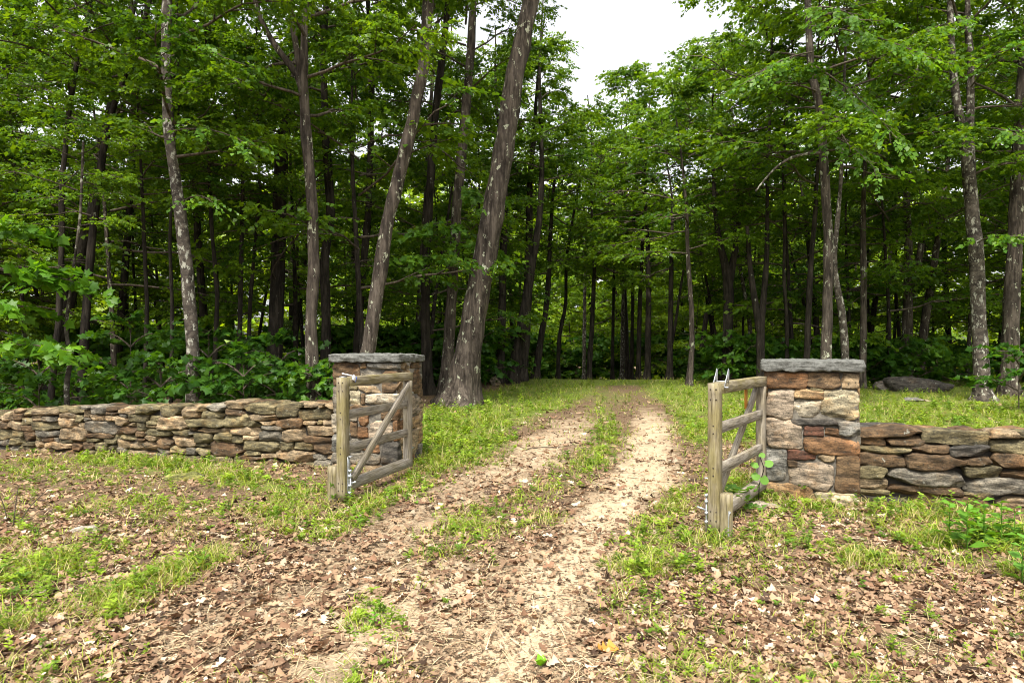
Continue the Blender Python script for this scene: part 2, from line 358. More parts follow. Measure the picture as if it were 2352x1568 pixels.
def axis(a, b, d0, lo, hi, gr_=1.13):
    c = list(np.arange(a, b, d0)); s = d0
    while c[-1] < hi: s *= gr_; c.append(c[-1]+s)
    s = d0
    while c[0] > lo: s *= gr_; c.insert(0, c[0]-s)
    return np.array(c)
xs = axis(-9, 9, .06, -320, 320); ys = axis(1.8, 14, .055, -150, 420)
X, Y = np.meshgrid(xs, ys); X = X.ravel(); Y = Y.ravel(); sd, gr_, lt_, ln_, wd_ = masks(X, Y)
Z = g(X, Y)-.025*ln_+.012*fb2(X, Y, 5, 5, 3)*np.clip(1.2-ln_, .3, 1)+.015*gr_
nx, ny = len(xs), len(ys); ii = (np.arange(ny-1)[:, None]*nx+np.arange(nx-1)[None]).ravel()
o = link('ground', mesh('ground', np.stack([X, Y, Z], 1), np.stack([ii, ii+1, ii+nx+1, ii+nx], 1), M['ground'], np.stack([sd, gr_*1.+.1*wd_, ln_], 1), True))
o['kind'] = 'structure'
def gz(x, y): return g(x, y)-.01

# ------------------------------------------------------------------ stones
def cubegrid(n):
    l = np.linspace(-1, 1, n+1); V = []; Fq = []
    for ax in range(3):
        for sg in (-1, 1):
            A, B = np.meshgrid(l, l, indexing='ij'); P = np.zeros((n+1, n+1, 3)); P[..., ax] = sg; P[..., (ax+1) % 3] = A; P[..., (ax+2) % 3] = B
            b0 = len(V)*(n+1)**2; V.append(P.reshape(-1, 3)); i = (np.arange(n)[:, None]*(n+1)+np.arange(n)[None]).ravel()+b0
            f = np.stack([i, i+n+1, i+n+2, i+1], 1); Fq.append(f if sg > 0 else f[:, ::-1])
    V = np.concatenate(V); Fq = np.concatenate(Fq)
    _, idx, inv = np.unique(np.round(V, 5), axis=0, return_index=True, return_inverse=True)
    return V[idx], inv.ravel()[Fq]
CG = {n: cubegrid(n) for n in (6, 9, 14, 24)}
def stone(c, size, ex, seed, n=9, k=5, chips=4, rough=.05, shear=.12, depth=.9, ez=(0, 0, 1), nf=1.):
    """a rough block: size = (length along ex, thickness, height)"""
    q = np.random.default_rng(seed); V, Fq = CG[n]; V = V.copy()
    V /= (np.sum(np.abs(V)**k, 1, keepdims=True))**(1/k)
    V[:, 0] *= 1+q.normal(0, shear)*V[:, 2]; V[:, 2] *= 1+q.normal(0, shear)*V[:, 0]; V[:, 0] += q.normal(0, shear)*V[:, 2]; V[:, 2] += q.normal(0, shear*.5)*V[:, 0]
    for _ in range(chips):
        nn = norm(q.normal(0, 1, 3)*np.array([1, 1, 1.])); dd = q.uniform(depth, depth+.35)
        V -= np.clip(V@nn-dd, 0, None)[:, None]*nn
    hs_ = np.array(size)/2; W_ = V*hs_
    s = q.uniform(0, 50, 3); dn = fbm(W_*9*nf+s, seed % 97, 3)*.9+.35*np.abs(fbm(W_*22*nf+s, seed % 89, 2))
    W_ += norm(V)*(dn*rough*min(.35, hs_.mean()*2.2))[:, None]
    ex = norm(np.array(ex, float)); ez = norm(np.array(ez, float)); ey = np.cross(ez, ex)
    return np.array(c)+W_[:, :1]*ex+W_[:, 1:2]*ey+W_[:, 2:3]*ez, Fq
SCOL = dict(rust=(.2, .115, .06), brown=(.14, .095, .055), tan=(.33, .255, .165), pale=(.44, .4, .32), grey=(.2, .185, .155), dark=(.08, .075, .068), orange=(.31, .215, .12), olive=(.19, .165, .095), pink=(.33, .275, .215), blue=(.22, .22, .205), red=(.13, .065, .045), cream=(.47, .42, .29))
SCOL['cream'] = (.42, .38, .27)
SCOL = {k_: tuple(.78*q for q in v_) for k_, v_ in SCOL.items()}
def skyline(L, tops, wr, hr, seed):
    """random rubble packing of a face L long; returns (s0, z0, s1, z1)"""
    q = np.random.default_rng(seed); d_ = .02; n = int(L/d_); sk = np.full(n, -.08); top = np.array([tops((i+.5)*d_) for i in range(n)]); out = []
    while True:
        rem = top-sk; act = np.where(rem > .025)[0]
        if not len(act): break
        i = act[np.argmin(sk[act])]; z = sk[i]; j = i
        while j+1 < n and abs(sk[j+1]-z) < .03 and rem[j+1] > .025: j += 1
        while i > 0 and abs(sk[i-1]-z) < .03 and rem[i-1] > .025: i -= 1
        seg = (j-i+1)*d_; ww = q.uniform(*wr)
        if q.random() < .25: ww *= .45
        if seg-ww < wr[0]*.5: ww = seg
        if ww > wr[1]*1.5: ww = seg/2
        k = max(1, int(round(ww/d_))); a = i if q.random() < .5 or seg == ww else j-k+1
        h = q.uniform(*hr)*min(1.25, .55+ww/wr[1]); zz = sk[a:a+k].max()
        r_ = (top[a:a+k]-zz).mean()
        if h > r_-.05: h = r_
        if ww < .07: h = min(h, .08)
        out.append((a*d_, sk[a:a+k].mean(), (a+k)*d_, zz+h)); sk[a:a+k] = zz+h
    return out
def drywall(name, A, B, thick, tops, wr, hr, pal, seed, label):
    dr = norm(B-A); L = np.linalg.norm(B-A); nr = np.array([dr[1], -dr[0]])
    if nr[1] > 0: nr = -nr
    W = MB(); q = np.random.default_rng(seed)
    for back in (0, 1):
        for s0, z0, s1, z1 in skyline(L, tops, wr, hr, seed+back):
            sm = (s0+s1)/2; p = A+dr*sm; gg = float(g(*p)); isz = z1 >= tops(sm)-.03
            th = thick*(.62 if isz else .5)*q.uniform(.9, 1.08); off = q.normal(0, .016)
            cc = p-nr*(th/2-off) if not back else p-nr*(thick-th/2+off)
            sz = (s1-s0+.002, th, z1-z0+.002); c_ = np.array(SCOL[pal[q.integers(len(pal))]])*q.uniform(.65, 1.15)
            e3 = np.array([dr[0], dr[1], q.normal(0, .035)])
            V, Fq = stone((cc[0], cc[1], (z0+z1)/2+gg), sz, e3, int(q.integers(1e6)), 14 if not back else 6, q.uniform(5, 11), 8, .11, .06, .9)
            W.add(V, Fq, c_)
    root = empty(name, (0, 0, 0), label, 'stone wall')
    link('stonework', W.mesh('stonework', M['stone'], True), root)
    K = MB(); n = 40
    for i in range(n):
        s0, s1 = L*i/n, L*(i+1)/n; Vv = []
        for s in (s0, s1):
            p = A+dr*s; gg = float(g(*p)); tz = tops(s)-.09
            for dp in (.09, thick-.09):
                for z in (-.3, tz): Vv.append((*(p-nr*dp), z+gg))
        Vv = np.array(Vv); K.add(Vv, np.array([[0, 4, 5, 1], [2, 3, 7, 6], [1, 5, 7, 3]]))
    link('rubble_core', K.mesh('rubble_core', M['gap']), root); return root
def topL(s):
    xx = np.interp(s, [0, 1.3, 2.4, 4.3, 5.9, 10.9], [.75, .78, .72, .68, .56, .42]); return float(xx+.02*math.sin(s*5)+.012*math.sin(s*13))
def topR(s): return .71+.012*math.sin(s*6)+.01*math.sin(s*15)
drywall('stone_wall', WL0, WL1, .58, topL, (.2, .62), (.05, .155), ['olive', 'grey', 'tan', 'brown', 'olive', 'tan', 'brown', 'tan', 'olive', 'olive'], 7, 'long low dry stone wall left of the gateway, sinking towards the left')
drywall('stone_wall', WR0, WR1, .5, topR, (.3, .8), (.05, .145), ['brown', 'dark', 'brown', 'olive', 'olive', 'grey', 'brown', 'tan'], 19, 'short low dry stone wall of long flat stones right of the gateway')

RP = [(612, 165, 975, 306, 'rust'), (968, 165, 1245, 296, 'brown'), (1248, 172, 1394, 300, 'tan'), (992, 292, 1112, 320, 'olive'), (616, 312, 856, 552, 'pink'), (860, 308, 1106, 384, 'orange'), (848, 388, 1074, 534, 'pale'),
      (1080, 300, 1400, 553, 'cream'), (826, 538, 1222, 600, 'dark'), (1226, 558, 1405, 672, 'blue'), (616, 555, 936, 797, 'pink'), (940, 600, 1112, 686, 'red'), (1115, 612, 1250, 684, 'rust'), (943, 688, 1402, 826, 'rust'),
      (614, 800, 795, 1078, 'blue'), (800, 803, 1046, 886, 'red'), (1055, 830, 1200, 890, 'tan'), (803, 888, 892, 950, 'brown'), (803, 895, 1200, 1120, 'pink'), (1205, 828, 1399, 1128, 'brown'), (614, 1082, 1030, 1270, 'orange'), (1038, 1130, 1405, 1290, 'cream')]
LP = [(122, 252, 360, 436, 'brown'), (365, 255, 420, 302, 'orange'), (422, 250, 690, 308, 'blue'), (364, 310, 548, 420, 'grey'), (552, 312, 690, 398, 'brown'), (122, 440, 272, 655, 'grey'), (276, 440, 345, 470, 'olive'), (348, 425, 548, 490, 'tan'),
      (552, 402, 690, 488, 'brown'), (276, 475, 370, 590, 'cream'), (374, 495, 408, 582, 'brown'), (410, 492, 690, 582, 'pale'), (276, 592, 545, 655, 'brown'), (548, 586, 690, 700, 'brown'), (120, 658, 272, 812, 'pale'), (276, 660, 345, 720, 'grey'), (348, 660, 440, 757, 'rust'),
      (443, 702, 640, 866, 'pink'), (276, 724, 345, 845, 'brown'), (348, 760, 438, 848, 'rust'), (644, 704, 690, 866, 'rust'), (118, 815, 272, 965, 'blue'), (276, 850, 372, 960, 'grey'), (375, 852, 540, 964, 'rust'), (544, 870, 690, 1060, 'dark'), (118, 968, 272, 1060, 'grey'), (276, 966, 540, 1056, 'grey'),
      (120, 1062, 272, 1160, 'tan'), (275, 1060, 560, 1160, 'tan'), (564, 1064, 690, 1160, 'olive')]
LS = [(700, 252, 792, 310, 'tan'), (796, 252, 888, 308, 'brown'), (700, 314, 805, 525, 'tan'), (808, 314, 888, 525, 'brown'), (700, 528, 888, 702, 'pink'), (700, 706, 790, 812, 'rust'), (794, 706, 888, 812, 'orange'), (700, 816, 888, 1018, 'tan'), (700, 1022, 825, 1160, 'rust'), (828, 1022, 888, 1110, 'dark')]
def pillar(corner, phi, wd, dp, ztop, faces, label, capt, seed):
    """corner = front-left corner; phi = turn of the front face"""
    fx = np.array([math.cos(phi), math.sin(phi)]); nx_ = np.array([fx[1], -fx[0]]); q = np.random.default_rng(seed)
    zg = float(g(*corner)); root = empty('stone_pillar', (corner[0], corner[1], zg), label, 'gate pillar', 'pair of square stone gate pillars')
    fl = [(corner, fx, wd), (corner+fx*wd, -nx_, dp), (corner+fx*wd-nx_*dp, -fx, wd), (corner-nx_*dp, nx_, dp)]; W = MB()
    for i, (p0, dr, L) in enumerate(fl):
        src = faces.get(i); out = np.array([dr[1], -dr[0]]); ls = []
        if src:
            rects, (x0, x1, y0, y1) = src
            ls = [((a-x0)/(x1-x0)*L, (y1-b2)/(y1-y0)*(ztop+.1)-.1, (a2-x0)/(x1-x0)*L, (y1-b)/(y1-y0)*(ztop+.1)-.1, cn) for a, b, a2, b2, cn in rects]
        else:
            ls = [(*r_, ['pink', 'rust', 'tan', 'grey', 'brown', 'orange'][q.integers(6)]) for r_ in skyline(L, lambda s: ztop, (.16, .38), (.1, .26), seed+i)]
        for s0, z0, s1, z1, cn in ls:
            if i % 2: s0, s1 = max(s0, .05), min(s1, L-.05)
            if s1-s0 < .02: continue
            th = .13; c_ = p0+dr*(s0+s1)/2-out*(th/2-.0+q.uniform(-.006, .008))
            V, Fq = stone((c_[0]-corner[0], c_[1]-corner[1], (z0+z1)/2), (s1-s0-.004, th, z1-z0-.004), (*dr, 0), int(q.integers(1e6)), 14 if i in faces else 9, q.uniform(7, 12), 6, .12, .05, 1.02, nf=.8)
            W.add(V, Fq, np.array(SCOL[cn])*q.uniform(.85, 1.1))
    link('stonework', W.mesh('stonework', M['pstone'], True), root)
    K = MB(); e = .028; c4 = [corner+fx*e-nx_*e, corner+fx*(wd-e)-nx_*e, corner+fx*(wd-e)-nx_*(dp-e), corner+fx*e-nx_*(dp-e)]
    Vv = np.array([(*(c-corner), z) for z in (-.2, ztop-.002) for c in c4]); K.add(Vv, np.array([[0, 1, 5, 4], [1, 2, 6, 5], [2, 3, 7, 6], [3, 0, 4, 7], [4, 5, 6, 7]]))
    link('mortar', K.mesh('mortar', M['mortar']), root)
    cen = fx*wd/2-nx_*dp/2; V, Fq = stone((cen[0], cen[1], ztop+capt/2), (wd+.07, dp+.07, capt), (*fx, 0), seed, 24, 20, 3, .08, .0, 1.24, nf=1.9)
    me = mesh('capstone', V, Fq, M['cap'], np.tile([.2, .2, .2], (len(V), 1)), True); link('capstone', me, root)
    return root
ph = R(-12); fxl = np.array([math.cos(ph), math.sin(ph)])
pillar(PLR['L']-fxl*.865, ph, .865, .87, 1.30, {0: (LP, (118, 692, 248, 1165)), 1: (LS, (690, 892, 248, 1165))}, 'square stone gate pillar behind the left gate leaf, with two sides showing', .095, 31)
pillar(PLR['R'], R(-23), .835, .835, 1.245, {0: (RP, (606, 1404, 160, 1290))}, 'square stone gate pillar with rusty orange stones, right of the lane', .105, 32)

# ------------------------------------------------------------------ gates
MATS = {}
def beam(name, p, q_, w_, h_, mat, root, up=(0, 0, 1), bev=.004):
    """square timber from p to q_, its length on local x"""
    p = Vector(p); q_ = Vector(q_); L = (q_-p).length; ex = (q_-p).normalized(); ez = Vector(up); ey = ez.cross(ex).normalized(); ez = ex.cross(ey)
    n = max(2, int(L/.08)); prof = [(-w_/2+bev, -h_/2), (w_/2-bev, -h_/2), (w_/2, -h_/2+bev), (w_/2, h_/2-bev), (w_/2-bev, h_/2), (-w_/2+bev, h_/2), (-w_/2, h_/2-bev), (-w_/2, -h_/2+bev)]
    V = np.array([(L*i/n, a, b_) for i in range(n+1) for a, b_ in prof]); V[:, 1:] += .0015*vn(V*9+p.x*7+len(name), 3)[:, None]
    i = np.arange(n)[:, None]*8; j = np.arange(8)[None]; Fq = np.stack([i+j, i+(j+1) % 8, i+8+(j+1) % 8, i+8+j], -1).reshape(-1, 4)
    e = np.array([list(range(7, -1, -1)), list(range(n*8, n*8+8))])
    o = link(name, mesh(name, V, [Fq, e], mat), root)
    mm = Matrix.Translation(p) @ Matrix((ex, ey, ez)).transposed().to_4x4(); MATS[o.name] = mm; o.matrix_local = mm; return o
def rod(name, pts, r_, mat, root, ns=8):
    P, rr = resample(pts, [r_]*len(pts), .01) if len(pts) > 2 else (np.array(pts, float), [r_]*len(pts))
    V, Fq = tube(P, rr, ns, rough=0); k = len(P); Fq2 = np.array([list(range(ns-1, -1, -1)), list(range((k-1)*ns, k*ns))])
    return link(name, mesh(name, V, [Fq, Fq2], mat, None, True), root)
def box(name, c, s, mat, root, ex=(1, 0, 0), up=(0, 0, 1), bev=.002):
    ex = Vector(ex).normalized(); return beam(name, Vector(c)-ex*s[0]/2, Vector(c)+ex*s[0]/2, s[1], s[2], mat, root, up, bev)
def gate(hinge, free, brace_side, bolt_side, label, right):
    hz = float(g(*hinge)); d_ = np.array(free)-np.array(hinge); L = float(np.hypot(*d_)); a = math.atan2(d_[1], d_[0])
    root = empty('wooden_gate', (hinge[0], hinge[1], hz), label, 'gate', 'pair of wooden gate leaves standing open', a)
    T = 1.195; tw = .085
    beam('hinge_stile', (0, 0, .1), (0, 0, T-.0925), .08, .085, M['wood2'], root, (1, 0, 0))
    fp = beam('latch_stile', (L, 0, .025), (L, 0, T-.003), .09, .09, M['wood'], root, (1, 0, 0))
    beam('rail', (-.045, 0, T-.045), (L-.048, 0, T-.045), tw, .09, M['wood'], root)
    for z in (.83, .5): beam('rail', (.045, -.004*brace_side, z), (L-.048, -.004*brace_side, z), .04, .085, M['wood2'], root)
    beam('rail', (-.045, 0, .15), (L-.048, 0, .15), .08, .095, M['wood2'], root)
    beam('brace', (L-.10, brace_side*.0365, .2), (.06, brace_side*.0365, T-.14), .034, .08, M['wood2'], root)
    for z in (T-.05, T-.13, .86, .8, .53, .47, .19, .12):
        for y in ((-.022, .022) if z > 1 or z < .3 else (.0,)):
            n_ = rod('nail', [(.0, 0, 0), (.004, 0, 0)], .006, M['nail'], fp); n_.parent = root; n_.location = (L+.0445, y, z)
    bs = bolt_side; yb = bs*.0465; xb = L-.0 if right else L-.02
    bolt = beam('drop_bolt', (xb, yb+bs*.002, .05), (xb, yb+bs*.002, .44), .005, .035, M['zinc'], root, (1, 0, 0), .001)
    Mi = MATS[bolt.name].inverted()
    def sub(o_): o_.parent = bolt; o_.matrix_local = Mi @ MATS.get(o_.name, Matrix())
    sub(box('top_tab', (xb, yb+bs*.018, .438), (.035, .035, .006), M['zinc'], root))
    r_ = rod('bolt_rod', [(xb, yb+bs*.022, -.04), (xb, yb+bs*.022, .31)], .008, M['zinc'], root); sub(r_)
    for z in (.09, .16, .25, .3): sub(box('bracket', (xb, yb+bs*.018, z), (.03, .03, .024), M['zinc'], root))
    sub(rod('bolt_handle', [(xb, yb+bs*.03, .185), (xb+.02, yb+bs*.09, .205)], .008, M['zinc'], root))
    for z in (.3, .95):      # hinges to the pillar
        rod('hinge', [(-.05, 0, z), (-.13, .0, z)], .012, M['zinc'], root)
    return root, L, T
gl, LL, T = gate((-1.215, 7.3), (-1.615, 5.98), 1, 1, 'open wooden gate leaf on the left, white and blue tag on its top rail', False)
ft = box('latch_plate', (LL-.02, -.01, T+.004), (.06, .05, .006), M['zinc'], gl)
m, t, b = newmat('white_tag'); b.inputs['Base Color'].default_value = (.72, .72, .74, 1); b.inputs['Roughness'].default_value = .4; M['tag'] = m
m, t, b = newmat('blue_band'); b.inputs['Base Color'].default_value = (.02, .07, .42, 1); b.inputs['Roughness'].default_value = .4; M['blue'] = m
tg = beam('tag', (LL-.03, -.03, T+.035), (LL-.11, .045, T+.008), .012, .012, M['tag'], gl)
lb = box('tag_label', (LL-.115, .052, T-.012), (.055, .003, .05), M['tag'], gl, (1, -.1, .5), (-.5, 0, 1), .0005)
box('tag_band', (LL-.143, .054, T-.026), (.012, .0045, .052), M['blue'], gl, (1, -.1, .5), (-.5, 0, 1), .0005)
gr2, LR, T = gate((2.44, 6.13), (1.6, 4.93), -1, -1, 'open wooden gate leaf on the right, galvanised throw-over loop on its top rail', True)
lp = box('throw_over_loop', (LR-.19, 0, T+.0035), (.06, .088, .005), M['zinc'], gr2); Mi = MATS[lp.name].inverted()
for s in (1, -1):
    for p_, q_ in (((LR-.205, s*.0465, T-.0), (LR-.205, s*.0465, T+.1)), ((LR-.205, s*.0465, T+.1), (LR-.09, s*.0465, T-.045))):
        o_ = beam('loop_arm', p_, q_, .004, .028, M['zinc'], gr2, (0, 0, 1) if q_[0] != p_[0] else (1, 0, 0), .001); o_.parent = lp; o_.matrix_local = Mi @ MATS[o_.name]
o_ = rod('loop_bolt', [(LR-.095, .035, T-.04), (LR-.095, .075, T-.04)], .007, M['zinc'], gr2)
box('orange_plate', (.36, -.05, T-.19), (.1, .004, .2), M['rust'], gr2, (1, 0, 0), (0, 0, 1), .0005)
def stub(px, py, Yd, hgt, rz, label, w_=.095):
    p = at(px, py, Yd); z = float(g(p[0], Yd)); root = empty('stop_post', (p[0], Yd, z), label, 'post', 'short stop posts by the gate leaves', rz)
    beam('post', (0, 0, -.2), (0, 0, hgt), w_, w_, M['wood'], root, (1, 0, 0), .006); return root
stub(765, 1155, 6.02, .34, R(10), 'short wooden stop post beside the left gate leaf')
sp = stub(1668, 1220, 4.9, .335, R(-18), 'short wooden stop post with a hook and eye, beside the right gate leaf')
hk = rod('hook', [(.02, -.052, .19), (.018, -.062, .18), (.016, -.056, .1), (.012, -.056, .035), (.022, -.062, .005), (.03, -.058, .0)], .0035, M['zinc'], sp)
th = np.linspace(0, 2*math.pi, 14); rod('screw_eye', [(.02+.012*math.cos(a), -.056, .2+.012*math.sin(a)) for a in th], .0035, M['zinc'], sp)

# ------------------------------------------------------------------ boulders and loose stones
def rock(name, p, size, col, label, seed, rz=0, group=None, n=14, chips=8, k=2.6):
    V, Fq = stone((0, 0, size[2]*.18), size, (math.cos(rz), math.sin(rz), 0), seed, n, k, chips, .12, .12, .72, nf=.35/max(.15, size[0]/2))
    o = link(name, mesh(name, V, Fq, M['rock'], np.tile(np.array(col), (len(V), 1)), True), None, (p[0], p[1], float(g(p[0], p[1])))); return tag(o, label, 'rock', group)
rock('boulder', at(2105, 890, 18.5), (1.75, 1.1, .62), (.06, .055, .05), 'broad dark boulder in the shade at the edge of the right woods', 3, R(-6), n=24)  # shade of the woods is darkened into this boulder's base colour
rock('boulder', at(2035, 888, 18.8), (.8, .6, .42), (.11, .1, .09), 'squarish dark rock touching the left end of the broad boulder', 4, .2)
rock('flat_stone', gp(2098, 922), (.5, .4, .12), (.17, .17, .16), 'flat pale grey stone lying in the grass behind the right wall', 5)
rock('rock', gp(1138, 884), (.34, .3, .42), (.3, .26, .2), 'upright tan rock in the weeds beyond the big leaning trunk', 6)
rock('rock', gp(1935, 1165), (.2, .16, .15), (.4, .33, .22), 'small tan rock at the foot of the right pillar', 7)
rock('flat_stone', gp(1755, 1168), (.3, .16, .07), (.34, .3, .24), 'flat stone in the litter between right gate leaf and right pillar', 8, -.3)
rock('flat_stone', gp(195, 1222), (.2, .14, .06), (.36, .33, .28), 'flat pale stone on bare soil in front of the left wall', 9)
rock('mossy_stone', gp(425, 1106), (.42, .2, .12), (.16, .17, .05), 'low mossy stone half buried in front of the left wall', 10, .25)

# ------------------------------------------------------------------ trees
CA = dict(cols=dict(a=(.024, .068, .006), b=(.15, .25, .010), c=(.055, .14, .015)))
CROWN = {}
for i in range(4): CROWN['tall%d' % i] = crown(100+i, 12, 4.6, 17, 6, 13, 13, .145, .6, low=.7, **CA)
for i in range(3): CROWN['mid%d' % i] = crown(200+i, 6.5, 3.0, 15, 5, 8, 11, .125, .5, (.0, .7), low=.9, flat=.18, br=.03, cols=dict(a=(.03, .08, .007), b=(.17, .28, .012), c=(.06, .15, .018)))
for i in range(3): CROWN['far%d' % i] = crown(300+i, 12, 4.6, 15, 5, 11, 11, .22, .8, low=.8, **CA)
for i in range(3): CROWN['low%d' % i] = crown(250+i, 6.5, 3.0, 15, 5, 8, 10, .16, .55, (.0, .7), low=.9, flat=.18, br=.03, cols=dict(a=(.09, .17, .012), b=(.3, .42, .02), c=(.12, .25, .02)))  # low crowns: lime leaf colours lightened to stand in for light beyond the lane
for i in range(3): CROWN['shrub%d' % i] = crown(400+i, 1.2, .95, 9, 4, 4, 7, .12, .3, (.2, 1.), low=.8, flat=.2, tpl=LM, br=.01, cols=dict(a=(.025, .075, .008), b=(.1, .2, .012), c=(.035, .12, .018)))
TH = 19.0
def trunk_mesh(P, r_, base, ns=12, flare=.35, seed=0, step=.3, rough=.05):
    P = np.array(P, float)-base; P, r_ = resample(P, r_, step); V, Fq = tube(P, r_, ns, flare, seed, rough)
    return mesh('trunk', V, Fq, M['dark'], None, True), P
def set_mat(me, m): me.materials.clear(); me.materials.append(m)
def add_crown(root, key, p, s, rz, lean=(0, 0)):
    lf, br = CROWN[key]
    link('crown', lf, root, p, (lean[0], lean[1], rz), s); link('limbs', br, root, p, (lean[0], lean[1], rz), s)
